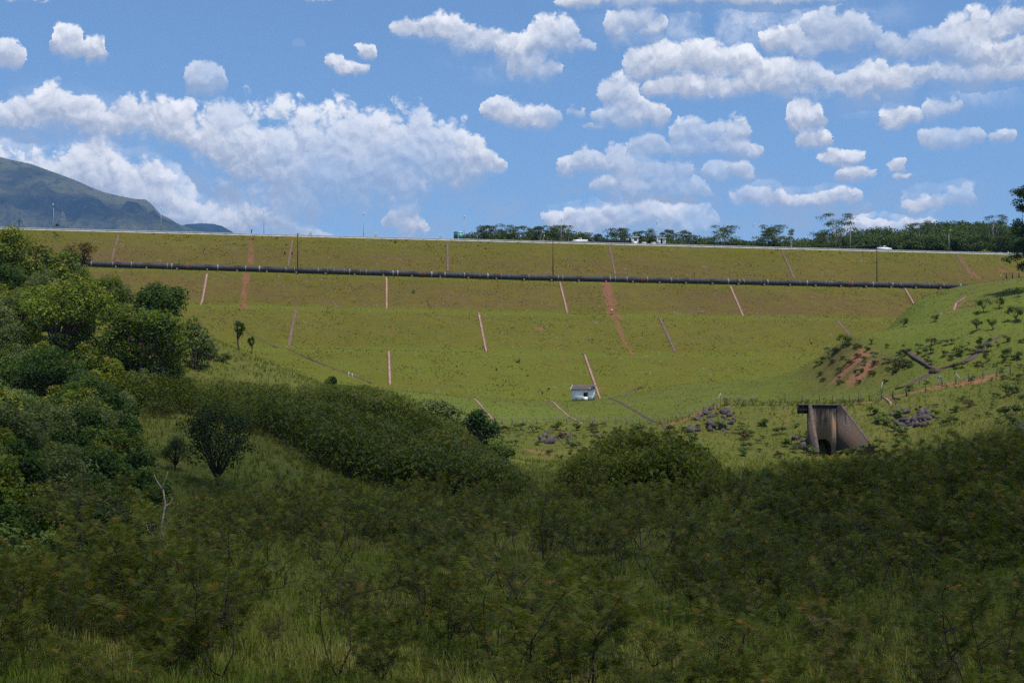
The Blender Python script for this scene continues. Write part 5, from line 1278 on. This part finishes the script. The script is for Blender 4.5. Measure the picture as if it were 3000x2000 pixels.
HILL_TOP = ([-200, 0, 100, 170, 240, 300, 420, 530, 545, 600, 650, 700, 780], [640, 690, 720, 745, 775, 812, 838, 850, 920, 945, 975, 1050, 1100])
RIDGE_TOP = ([200, 330, 560, 800, 1080, 1200, 1290, 1400, 1560], [1060, 1075, 1098, 1118, 1125, 1150, 1200, 1290, 1400])
BANK_TOP = ([2000, 2060, 2300, 2440, 2560, 2650, 2700, 2900, 3080], [1400, 1390, 1346, 1334, 1318, 1288, 1262, 1250, 1245])
def fit_under(X, Y, h, line, lo=0.35):
    z = float(ground_z(np.array([X]), np.array([Y]))[0]); px = X / Y * FPX + 1500; lim = (HORIZON - np.interp(px, *line)) / FPX * Y - z
    return lim / h
# --- hero trees of the left hillside
g_hill = 'trees on the wooded left hillside'
place_px(BL[0], 190, 190, 795, 10, label='largest round bright green tree on the wooded left hillside', cat='tree')
place_px(BL[1], 405, 184, 885, 8.5, label='rounded sunlit yellow-green tree right of the largest hillside tree', cat='tree')
place_px(BL[2], 470, 204, 818, 9, label='dark green upright tree on the hillside just below the pipeline', cat='tree')
place_px(BL[1], 40, 236, 662, 8.5, sx=0.75, label='tree at the upper left whose top stands against the dam crest', cat='tree')
place_px(LB[0], 122, 240, 712, 4.0, label='small olive bush left of the pipeline end on the upper slope', cat='bush')
place_px(LB[1], 178, 256, 728, 3.0, label='small yellowish bush in front of the left end of the pipeline', cat='bush')
place_px(RT, 232, 262, 706, 7, label='thin rusty leaved tree standing over the left end of the pipeline', cat='tree')
place_px(BL[2], 20, 214, 770, 9, label='dark tree at the left edge below the crest', cat='tree')
place_px(GB[0], 572, 196, 925, 4.5, sx=0.8, label='grey green feathery bush at the right end of the hillside trees', cat='bush')
place_px(GB[1], 612, 203, 990, 3.2, label='pale bush below the hillside trees beside the open grass slope', cat='bush')
place_px(BL[1], 318, 216, 800, 8.5, sx=0.6, label='light green small tree behind the largest hillside tree', cat='tree')
place_px(DK[0], 110, 150, 1010, 9, label='large shaded dark tree at the left edge halfway up', cat='tree')
place_px(DK[0], 265, 146, 1085, 9, sx=0.8, label='dark tree in the hollow right of the large shaded tree', cat='tree')
place_px(DK[1], 640, 120, 1178, 7.3, rz=0.6, label='dark flat topped tree standing alone beside the bright grass patch', cat='tree')
place_px(DK[1], 512, 124, 1272, 7.3, sx=1.0, label='small dark tree left of the lone flat topped tree', cat='tree')
place_px(YT, 703, 238, 938, 6, label='slim young tree on the open grass left of the dam drains', cat='tree')
place_px(YT, 735, 236, 985, 6, label='small sapling right beside the slim young tree', cat='tree')
place_px(LB[2], 1402, 232, 1196, 3.6, label='dark bush at the toe fence beside a diagonal drain', cat='bush')
place_px(LB[1], 1462, 188, 1276, 3.0, label='bright yellow-green bush at the right end of the thicket', cat='bush')
place_px(LB[2], 972, 228, 1100, 3.6, sx=0.8, label='dark bush on top of the thicket ridge below the diagonal drain', cat='bush')
place_px(GB[1], 1255, 225, 1165, 3.2, sx=1.3, label='pale green bush on the right shoulder of the thicket ridge', cat='bush')
place_px(LB[1], 1345, 245, 1225, 3.0, label='small bush left of the dark toe fence bush', cat='bush')

# dead tree
def dead_tree():
    r = np.random.default_rng(5); mb = MB()
    st = np.array([(0, 0, -.4), (-.02, 0, 1), (.0, 0, 2.2), (.05, 0, 3.2), (.22, 0, 4.2), (.12, 0, 4.9)]); mb.tube(st, np.linspace(.075, .03, 6), 6)
    for a, b in (((.06, 0, 3.0), (.5, .1, 3.6)), ((.2, 0, 4.1), (.55, 0, 4.55)), ((.12, 0, 4.9), (-.28, 0, 5.6)), ((.12, 0, 4.9), (.3, .05, 5.7)), ((0, 0, 2.3), (-.6, 0, 3.3))):
        mb.tube(limb(a, b, r, .15, 5), np.linspace(.032, .008, 5), 5)
    o = mb.build('dead_tree', M['dead_wood'], smooth=True); return o
dt = dead_tree(); hp = W(470, 1590, 62); dt.location = (hp.x, hp.y, float(ground_z(np.array([hp.x]), np.array([hp.y]))[0])); dt.scale = (1, 1, 0.95)
tag(dt, 'thin pale dead tree with a few broken bare branches on the left', 'tree')

# --- hillside fill: bushes and small trees
r_ = np.random.default_rng(21); k = 0
kinds = [(LB[0], 'mid green leafy bush crowded on the left hillside', 'leafy bushes of the left hillside'),
         (LB[2], 'dark green leafy bush crowded on the left hillside', 'dark bushes of the left hillside'),
         (GB[0], 'grey green bush crowded on the left hillside', 'grey green bushes of the left hillside'),
         (GB[1], 'low grey green bush crowded on the left hillside', 'low grey green bushes of the left hillside'),
         (LB[1], 'pale yellow-green bush crowded on the left hillside', 'pale bushes of the left hillside')]
def free(X, Y, lst, d):
    for a, b in lst:
        if (a - X) ** 2 + (b - Y) ** 2 < d * d: return False
    lst.append((X, Y)); return True
spots = []
tries = 0
while len(spots) < 230 and tries < 6000:
    tries += 1
    Y = r_.uniform(60, 262); px = r_.uniform(-120, 640)
    lim = np.interp(Y, [60, 90, 120, 160, 200, 262], [380, 420, 440, 330, 560, 330])
    if px > lim: continue
    X = (px - 1500) / FPX * Y
    if not free(X, Y, spots, 1.8 + Y * 0.010): continue
    w = [0.24, 0.16, 0.22, 0.14, 0.24] if Y > 150 else [0.28, 0.30, 0.14, 0.16, 0.12]
    t_, lab, grp = kinds[r_.choice(5, p=w)]
    s_ = r_.uniform(0.6, 1.25) * np.interp(Y, [60, 120, 170, 260], [0.72, 0.9, 1.1, 1.0]); s_ = min(s_, fit_under(X, Y, 4.0, HILL_TOP))
    if s_ < 0.3: spots.pop(); continue
    place(t_, X, Y, s_, label=lab, cat='bush', group=grp)
for (px, Y, s) in [(450, 226, .7), (520, 214, .8), (350, 240, .8), (300, 250, .7), (620, 214, .6), (660, 205, .55), (560, 222, .6), (420, 238, .6)]:
    place(GB[1], (px - 1500) / FPX * Y, Y, s, label='low grey green bush crowded on the left hillside', cat='bush', group='low grey green bushes of the left hillside')

# --- thickets that read as one mass: the shrub-covered ridge, the round mound, the valley edge
def thicket(name, pts, mats, seed, detail=(360, 4), Hs=(2.2, 3.4), dens=1.0, L=0.36):
    r = np.random.default_rng(seed); Vs = []; ts = []; tw = MB()
    protos = []
    for i in range(6):
        H = 3.0; n = detail[0]; a = r.uniform(0, 6.28, n); rad = np.sqrt(r.uniform(0, 1, n)) * 1.9; h = H * (0.38 + 0.62 * r.uniform(0, 1, n) ** 0.7) * np.sqrt(np.clip(1.08 - (rad / 2.05) ** 2, 0.05, 1))
        base = np.stack([np.cos(a) * rad, np.sin(a) * rad, h], 1); d = rand_dirs(n, r, 0.2); d[:, 2] = np.clip(d[:, 2], -.2, .9); d /= np.linalg.norm(d, axis=1, keepdims=True)
        sd = np.cross(d, np.array([0, 0, 1.0])); sd /= np.maximum(np.linalg.norm(sd, axis=1, keepdims=True), 1e-6); sd = sd + r.normal(0, .35, sd.shape)
        LL = L * r.uniform(.6, 1.4, (n, 1)); tip = base + d * LL - np.array([0, 0, .3]) * LL; md = base + d * LL * .5 + np.array([0, 0, .06]) * LL
        V = np.concatenate([np.stack([base, md + sd * LL * sg * .17, tip, md + sd * LL * sg * .02], 1) for sg in (-1, 1)], 1).reshape(-1, 3)
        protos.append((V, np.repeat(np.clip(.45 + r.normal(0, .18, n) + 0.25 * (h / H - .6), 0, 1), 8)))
    for pt_ in pts:
        X, Y = pt_[:2]; V, tn = protos[r.integers(6)]; s = r.uniform(*Hs) / 3.0 * (1 + 1.5 * fbm(np.array([X / 7.0]), np.array([Y / 7.0]), 2, 66)[0])
        if len(pt_) > 2: s = min(s * (1.55 if Y < 172 and X > -30 else 1.0), pt_[2])
        if fbm(np.array([X / 5.0]), np.array([Y / 5.0]), 2, 67)[0] < -0.20: continue
        a = r.uniform(0, 6.28); c, sn = math.cos(a), math.sin(a)
        z = float(ground_z(np.array([X]), np.array([Y]))[0])
        v = np.stack([(V[:, 0] * c - V[:, 1] * sn) * s, (V[:, 0] * sn + V[:, 1] * c) * s, V[:, 2] * s], 1) + np.array([X, Y, z])
        Vs.append(v); ts.append(np.clip(tn + r.normal(0, .10) + 0.5 * fbm(np.array([X / 9]), np.array([Y / 9]), 2, 4)[0], 0, 1))
        for j in range(2):
            b = np.array([X + r.normal(0, .5), Y + r.normal(0, .5), z - 0.2]); tw.tube(limb(b, b + np.array([r.normal(0, .7), r.normal(0, .7), 2.2 * s]), r, .15, 4), [.035, .03, .02, .01], 3, False)
    V = np.concatenate(Vs); me_ = mesh_np(name, V, np.arange(len(V)).reshape(-1, 4), attrs={'tint': np.concatenate(ts)})
    o = obj(name, me_, M[mats]); tag(o, kind='stuff')
    st = tw.build('stems', M['bark_dark'], o)
    return o
def fill(poly, spacing, seed):
    """jittered points inside a polygon given as (px, Y) corners"""
    P_ = np.array([((px - 1500) / FPX * Y, Y) for px, Y in poly]); r = np.random.default_rng(seed); out = []
    x0, y0 = P_.min(0); x1, y1 = P_.max(0)
    for gx in np.arange(x0, x1, spacing):
        for gy in np.arange(y0, y1, spacing):
            x = gx + r.uniform(-.5, .5) * spacing; y = gy + r.uniform(-.5, .5) * spacing
            ins = False; j = len(P_) - 1
            for i in range(len(P_)):
                if (P_[i, 1] > y) != (P_[j, 1] > y) and x < (P_[j, 0] - P_[i, 0]) * (y - P_[i, 1]) / (P_[j, 1] - P_[i, 1]) + P_[i, 0]: ins = not ins
                j = i
            if ins: out.append((x, y))
    return out
ridge_pts = fill([(330,160),(560,172),(800,158),(930,147),(1080,140),(1300,133),(1520,130),(1560,140),(1500,165),(1400,196),(1250,222),(1100,232),(900,228),(700,215),(500,205),(330,190)], 2.05, 31)
ridge_pts = [(x, y, min(1.6, fit_under(x, y, 3.3, RIDGE_TOP))) for x, y in ridge_pts]; ridge_pts = [p_ for p_ in ridge_pts if p_[2] > 0.3]
th = thicket('shrub_thicket', ridge_pts, 'leaf_olive', 31)
th['label'] = 'dark olive shrub thicket covering the ridge left of centre'
mound_pts = fill([(1690,129),(1790,125),(1950,125),(2060,130),(2070,139),(1980,146),(1780,146),(1670,140)], 1.75, 32)
th2 = thicket('shrub_thicket', mound_pts, 'leaf_feather', 32, Hs=(3.6, 4.8), detail=(760, 4), L=0.34)
th2['label'] = 'rounded dark green shrub mound on the valley floor right of centre'

# --- feathery shrubs of the valley floor and the right-hand bank
fl = []; r_ = np.random.default_rng(51); n_fs = 0
lab_fs = 'feathery dark shrub with thin crooked stems in the shaded foreground'; grp_fs = 'feathery shrubs of the shaded valley floor'
def shrub_at(X, Y, s=None, lst=FS, lab=lab_fs, grp=grp_fs):
    i = r_.integers(len(lst)); s = s or r_.uniform(0.75, 1.12)
    if 'right bank' in grp: s = min(s, fit_under(X, Y, max(v[2] for c_ in lst[i].children for v in c_.bound_box), BANK_TOP))
    if s < 0.25: return
    place(lst[i], X, Y, s, label=lab, cat='shrub', group=grp)
# dense rows: behind (Y 96..128) and right bank
for (poly, sp, lab, grp) in [
    ([(2080,118),(2300,112),(2600,110),(3080,108),(3080,70),(2700,78),(2300,92),(2060,104)], 2.7, 'dark feathery shrub in the dense shaded bank below the culvert', 'shrubs of the dense right bank'),
    ([(560,106),(900,118),(1250,120),(1640,120),(2060,118),(2060,98),(1500,92),(900,88),(520,84)], 3.1, 'feathery shrub in the dense belt behind the foreground grass', 'shrubs of the dense middle belt'),
    ([(-60,40),(700,42),(700,52),(450,60),(-60,56)], 3.4, 'feathery shrub at the lower left corner of the foreground', 'shrubs of the lower left corner')]:
    for (X, Y) in fill(poly, sp, 61):
        n_fs += 1; shrub_at(X, Y, r_.uniform(0.9, 1.3) if 'right bank' in grp else (r_.uniform(.62, .92) if 'middle' in grp else None), lab=lab, grp=grp)
# open foreground with grass between
open_pts = [p for p in fill([(-40,60),(500,84),(900,86),(1500,90),(2060,96),(3060,70),(3060,33),(-40,34)], 3.7, 62)]
for (X, Y) in open_pts:
    px = X / Y * FPX + 1500
    clear = fbm(np.array([X / 9.0]), np.array([Y / 9.0]), 2, 88)[0] > 0.08 or ((px - 1080) / 260) ** 2 + ((Y - 66) / 13) ** 2 < 1 or ((px - 1700) / 300) ** 2 + ((Y - 68) / 13) ** 2 < 1 or ((px - 2780) / 180) ** 2 + ((Y - 56) / 9) ** 2 < 1 or ((px - 1500) / 150) ** 2 + ((Y - 58) / 8) ** 2 < 1
    if clear:
        if r_.uniform() < 0.45: shrub_at(X, Y, r_.uniform(0.8, 1.0), SPARSE, 'crooked bare stemmed shrub in the open grass of the foreground', 'bare stemmed shrubs in the foreground grass')
        continue
    n_fs += 1; shrub_at(X, Y, r_.uniform(0.55, 1.0))

DRY = [feather_shrub('dry_bush', 1.5, 2.4, 321, 170, stems=7, leaf_mat='leaf_rust', L=0.3), feather_shrub('dry_bush', 1.1, 2.0, 322, 140, stems=7, leaf_mat='leaf_rust', L=0.28)]
LOWB = [FS[4], FS[6], FS[2]]
low_pts = fill([(-40,58),(800,66),(1600,72),(2300,74),(3060,62),(3060,33),(-40,33)], 2.9, 63)
for (X, Y) in low_pts:
    q_ = fbm(np.array([X / 6.0]), np.array([Y / 6.0]), 2, 89)[0]
    if q_ > 0.10: continue
    if r_.uniform() < 0.22: shrub_at(X, Y, r_.uniform(.7, 1.2), DRY, 'low rusty brown dry bush among the foreground grass', 'dry bushes in the foreground grass')
    elif r_.uniform() < 0.75: shrub_at(X, Y, r_.uniform(.45, .8), LOWB, 'low feathery shrub filling the grass in the near foreground', 'low shrubs of the near foreground')
# --- trees beyond the crest
crest_trees = [(1395,470,663,0,.9),(1430,474,655,2,1),(1462,480,668,1,.9),(1522,470,657,2,1),(1548,478,660,0,.9),(1585,472,655,0,1),(1620,476,662,1,1),(1648,470,655,2,1),(1668,480,668,3,.8),(1700,478,683,2,1.1),(1712,474,676,0,.8),
 (1740,482,690,1,1),(1768,474,680,0,1),(1796,478,678,1,1),(1818,470,664,2,1.1),(1840,476,672,0,.9),(1868,482,675,3,1),(1886,476,671,2,.9),(1910,484,692,1,1),(1945,478,678,3,1.1),(1978,474,668,0,1),(2000,476,672,1,1),(2018,480,684,2,1),(2050,490,700,1,1.2),
 (2082,484,690,0,.8),(2120,474,662,2,1.15),(2145,486,695,1,1),(2180,488,702,0,1),(2240,478,668,0,1),(2262,482,660,2,1.1),(2290,486,690,1,.9),(2316,480,668,3,1)]
for i, (px, Y, top, kd, sx) in enumerate(crest_trees):
    place_px(EU[kd], px, Y, top, 10, sx=sx * 0.9, label='slender eucalyptus with a tufted crown rising behind the dam crest', cat='tree', group='eucalyptus trees behind the crest')
place_px(EBIG, 2455, 488, 622, 14, label='tallest broad eucalyptus behind the crest, right of centre', cat='tree')
place_px(EBIG, 2920, 500, 628, 14, sx=1.0, label='broad eucalyptus rising above the forest near the right edge', cat='tree')
place_px(EU[2], 2690, 500, 648, 10, label='twin tufted eucalyptus above the forest edge left of the leaning lamp', cat='tree')
hp = W(3034, 830, 330); place(ETALL, hp.x, hp.y, 0.98, rz=2.0, label='tall dark tree cut by the right edge of the picture', cat='tree')
r_ = np.random.default_rng(71)
for row, (Y0, n) in enumerate([(485, 36), (520, 34), (560, 32), (600, 30)]):
    for i in range(n):
        px = 2060 + (3060 - 2060) * (i + r_.uniform(-.4, .4)) / n; Y = Y0 + r_.uniform(-14, 14)
        if px < 2200 + row * 60 and r_.uniform() < 0.5: continue
        lim = np.interp(px, [2050, 2250, 2400, 2560, 2700, 2860, 3060], [710, 700, 682, 670, 656, 650, 652]) + [26, 16, 6, 0][row] + r_.uniform(-12, 16)
        place_px(FO[r_.integers(3)], px, Y, lim, 10, sx=r_.uniform(0.85, 1.2), label='mid green tree in the dense forest behind the right half of the crest', cat='tree', group='forest trees behind the crest')
for i, px in enumerate(np.linspace(1375, 2240, 48)):
    if 1690 < px < 1745 or 1905 < px < 1935: continue
    place_px(FO[i % 3], px + r_.uniform(-8, 8), 468 + r_.uniform(0, 25), np.interp(px, [1375, 1450, 1650, 1720, 1850, 2050, 2240], [688, 672, 672, 698, 688, 698, 702]) + r_.uniform(-5, 7), 10, sx=r_.uniform(.8, 1.1), label='low dark tree of the understorey behind the crest', cat='tree', group='understorey behind the crest')
for i, px in enumerate([2380, 2540, 2720, 2870, 2240]):
    place_px(LB[1], px, 470, 722, 3.0, label='round bush at the forest edge just behind the crest rail', cat='bush', group='forest edge bushes')

# --- right hillside: small savanna trees and bushes
for i, (px, py, kd, s, lab) in enumerate([(2648,958,1,.8,'small round tree on the right slope just above the grassy terrace'),(2884,915,0,1,'small tree with a forked stem high on the right slope'),(2927,905,1,1,'small tree right of the forked slope tree'),
   (2972,945,0,1.1,'tree nearest the right edge on the upper slope'),(2862,972,0,.9,'bushy tree below the forked slope tree'),(2907,965,1,.9,'slim tree between the two bushy slope trees'),(2738,945,1,.7,'small tree beside the upper right drain'),
   (2473,1022,0,1.05,'bright bushy tree on top of the eroded bank'),(2427,1048,2,.9,'grey leafless looking tree on the left edge of the eroded bank'),(2552,1008,1,.5,'tiny tree right of the bushy tree on the eroded bank'),(2600,1020,1,.4,'tiny tree right on the rim of the eroded bank'),(2985,870,1,.9,'small tree at the right edge below the fence corner')]):
    h_ = hit(px, py); place(ST[kd], h_[0], h_[1], s, z=h_[2], label=lab, cat='tree')
r_ = np.random.default_rng(81); sp2 = []
while len(sp2) < 95:
    px = r_.uniform(2620, 3010); py = r_.uniform(1000, 1250)
    if 1085 < py < 1180 and px < 2900 and r_.uniform() < .8: continue
    h_ = hit(px, py)
    if not free(h_[0], h_[1], sp2, 1.6): continue
    t_ = SC[r_.choice(3, p=[.6, .25, .15])]
    place(t_, h_[0], h_[1], 0.35 + r_.gamma(2.0, .35), z=h_[2], label='low scrub bush on the right hillside', cat='bush', group='scrub bushes of the right hillside')
sp3 = []
while len(sp3) < 26:
    px = r_.uniform(2400, 2640); py = r_.uniform(1015, 1125)
    if py < 1010 + abs(px - 2500) * 0.35: continue
    h_ = hit(px, py)
    if not free(h_[0], h_[1], sp3, 1.5): continue
    place(SC[[0, 2, 2][r_.integers(3)]], h_[0], h_[1], r_.uniform(.7, 1.5), z=h_[2], label='brownish scrub bush on the eroded bank right of the dam', cat='bush', group='scrub on the eroded bank')
sp4 = []
while len(sp4) < 90:
    px = r_.uniform(1420, 2380); py = r_.uniform(1248, 1345)
    if py < 1185 + 0: continue
    h_ = hit(px, py)
    if not free(h_[0], h_[1], sp4, 2.0): continue
    place(SC[r_.choice(3, p=[.5, .35, .15])], h_[0], h_[1], r_.uniform(.6, 1.8), z=h_[2], label='small scrub bush on the bank below the toe fence', cat='bush', group='scrub below the toe fence')
for i, px in enumerate(np.linspace(2130, 2520, 16)):
    h_ = hit(px, 1186 + (i % 3)); place(FS[i % 5], h_[0], h_[1], r_.uniform(.32, .5), z=h_[2], label='feathery shrub along the fence behind the culvert', cat='shrub', group='shrubs along the culvert fence')
for i, (px, py) in enumerate([(2590,1225),(2560,1215),(2620,1262),(2600,1245),(2650,1290),(2640,1275),(2575,1240),(2630,1300)]):
    h_ = hit(px, py); place(SC[1], h_[0], h_[1], r_.uniform(1.0, 1.8), z=h_[2], label='bright yellow-green bush beside the right wing of the culvert', cat='bush', group='bright bushes beside the culvert')

for i, (px, py) in enumerate([(2462,1334),(2480,1330),(2500,1330),(2520,1326),(2540,1322),(2556,1316),(2572,1312),(2380,1332),(2366,1326)]):
    h_ = hit(px, py); place(SC[i % 2], h_[0], h_[1] - 0.6, r_.uniform(1.0, 1.6), z=h_[2], label='green scrub bush at the foot of the culvert wings', cat='bush', group='scrub at the foot of the culvert')
# --- grass
def grass(name, pts, mat, seed, h, w, blades, tint_f=None, lean=0.5, surf=ground_z):
    r = np.random.default_rng(seed); P_ = np.asarray(pts); n = len(P_); B = blades
    z = surf(P_[:, 0], P_[:, 1]); base = np.stack([P_[:, 0], P_[:, 1], z], 1)
    hs = r.uniform(0.55, 1.25, (n, 1)) * h if np.isscalar(h) else np.asarray(h)[:, None] * r.uniform(.7, 1.25, (n, 1))
    a = r.uniform(0, 6.28, (n, B)); rad = r.uniform(0, 0.35, (n, B)) * hs
    root = base[:, None] + np.stack([np.cos(a) * rad, np.sin(a) * rad, np.full((n, B), -0.03)], -1)
    a2 = a + r.normal(0, .9, (n, B)); L = r.uniform(.2, 1.0, (n, B)) * lean * hs
    hh = hs * r.uniform(.6, 1.1, (n, B))
    tip = root + np.stack([np.cos(a2) * L, np.sin(a2) * L, hh], -1)
    mid = root + (tip - root) * 0.55 + np.array([0, 0, 1.0]) * (hh * 0.12)[..., None]
    side = np.stack([-np.sin(a2), np.cos(a2), np.zeros_like(a2)], -1) * (w * r.uniform(.6, 1.4, (n, B)))[..., None]
    V = np.stack([root - side * .5, root + side * .5, mid + side * .4, tip, mid - side * .4], 2).reshape(-1, 3)
    m = n * B; o = np.arange(m) * 5
    q = np.stack([o, o + 1, o + 2, o + 4], 1); t = np.stack([o + 4, o + 2, o + 3], 1)
    tn = (np.full(n, .45) if tint_f is None else tint_f(P_[:, 0], P_[:, 1]))[:, None] + r.normal(0, .13, (n, B)); tn = np.clip(tn, 0, .92)
    dead = r.uniform(0, 1, (n, 1)) < 0.04; tn = np.where(dead, 1.0, tn)
    me_ = mesh_np(name, V, q, t, attrs={'tint': np.repeat(tn.ravel(), 5)})
    ob = obj(name, me_, M[mat]); tag(ob, kind='stuff'); return ob
def fan(n, y0, y1, seed, pw=1.0, marg=1.08):
    r = np.random.default_rng(seed); Y = y0 + (y1 - y0) * r.uniform(0, 1, n) ** pw; X = r.uniform(-1, 1, n) * 0.36 * marg * Y
    return np.stack([X, Y], 1)
fgp = fan(27000, 33, 128, 1, 1.15)
clump = fbm(fgp[:, 0] / 3.0, fgp[:, 1] / 3.0, 3, 77)
fgp = fgp[clump > -0.22]
grass('grass', fgp, 'grass_fg', 2, 0.62, 0.028, 6, lambda x, y: 0.40 + 1.2 * fbm(x / 6, y / 6, 3, 13), 0.75)
mdp = fan(34000, 128, 330, 3, 1.0)
pxm = mdp[:, 0] / mdp[:, 1] * FPX + 1500
mdp = mdp[(fbm(mdp[:, 0] / 6, mdp[:, 1] / 6, 3, 5) > -0.2) & (pxm > 380)]
mdp = mdp[ground_z(mdp[:, 0], mdp[:, 1]) > dam_z(mdp[:, 0], mdp[:, 1]) - .1]
grass('grass', mdp, 'grass_mid', 4, np.interp(mdp[:, 1], [128, 250, 275, 330], [.6, .55, .26, .22]), 0.08, 4, lambda x, y: 0.45 + 1.1 * fbm(x / 12, y / 12, 3, 23), 0.8)
# short turf tufts and dark weeds on the dam face
rr = np.random.default_rng(91); n = 44000
pv = rr.uniform(1, 108 * CY, n); sv_ = rr.uniform(-150, 165, n); dx, dy = ps_xy(pv, sv_)
kp = fbm(dx / 4.0, dy / 2.5, 4, 36) > -0.02; dx = dx[kp]; dy = dy[kp]
grass('turf', np.stack([dx, dy], 1), 'grass_dam', 92, 0.24, 0.15, 3, lambda x, y: 0.45 + 1.0 * fbm(x / 10, y / 10, 4, 33) + 0.30 * np.exp(-((pt(x, y)[0] - 44) / 12) ** 2), 0.9, surf=lambda x, y: surf_z(x, y))
n = 3000; pv = 1 + 106 * rr.uniform(0, 1, n) ** 1.2; sv_ = rr.uniform(-150, 165, n); dx, dy = ps_xy(pv, sv_); kp = fbm(dx / 14.0, dy / 14.0, 3, 39) + 0.12 * np.exp(-(pv / 6) ** 2) > 0.23; dx = dx[kp]; dy = dy[kp]; n = len(dx)
grass('weeds', np.stack([dx, dy], 1), 'weed_dark', 93, rr.gamma(1.2, 0.22, n) + 0.10, 0.18, 7, None, 0.8, surf=lambda x, y: surf_z(x, y))
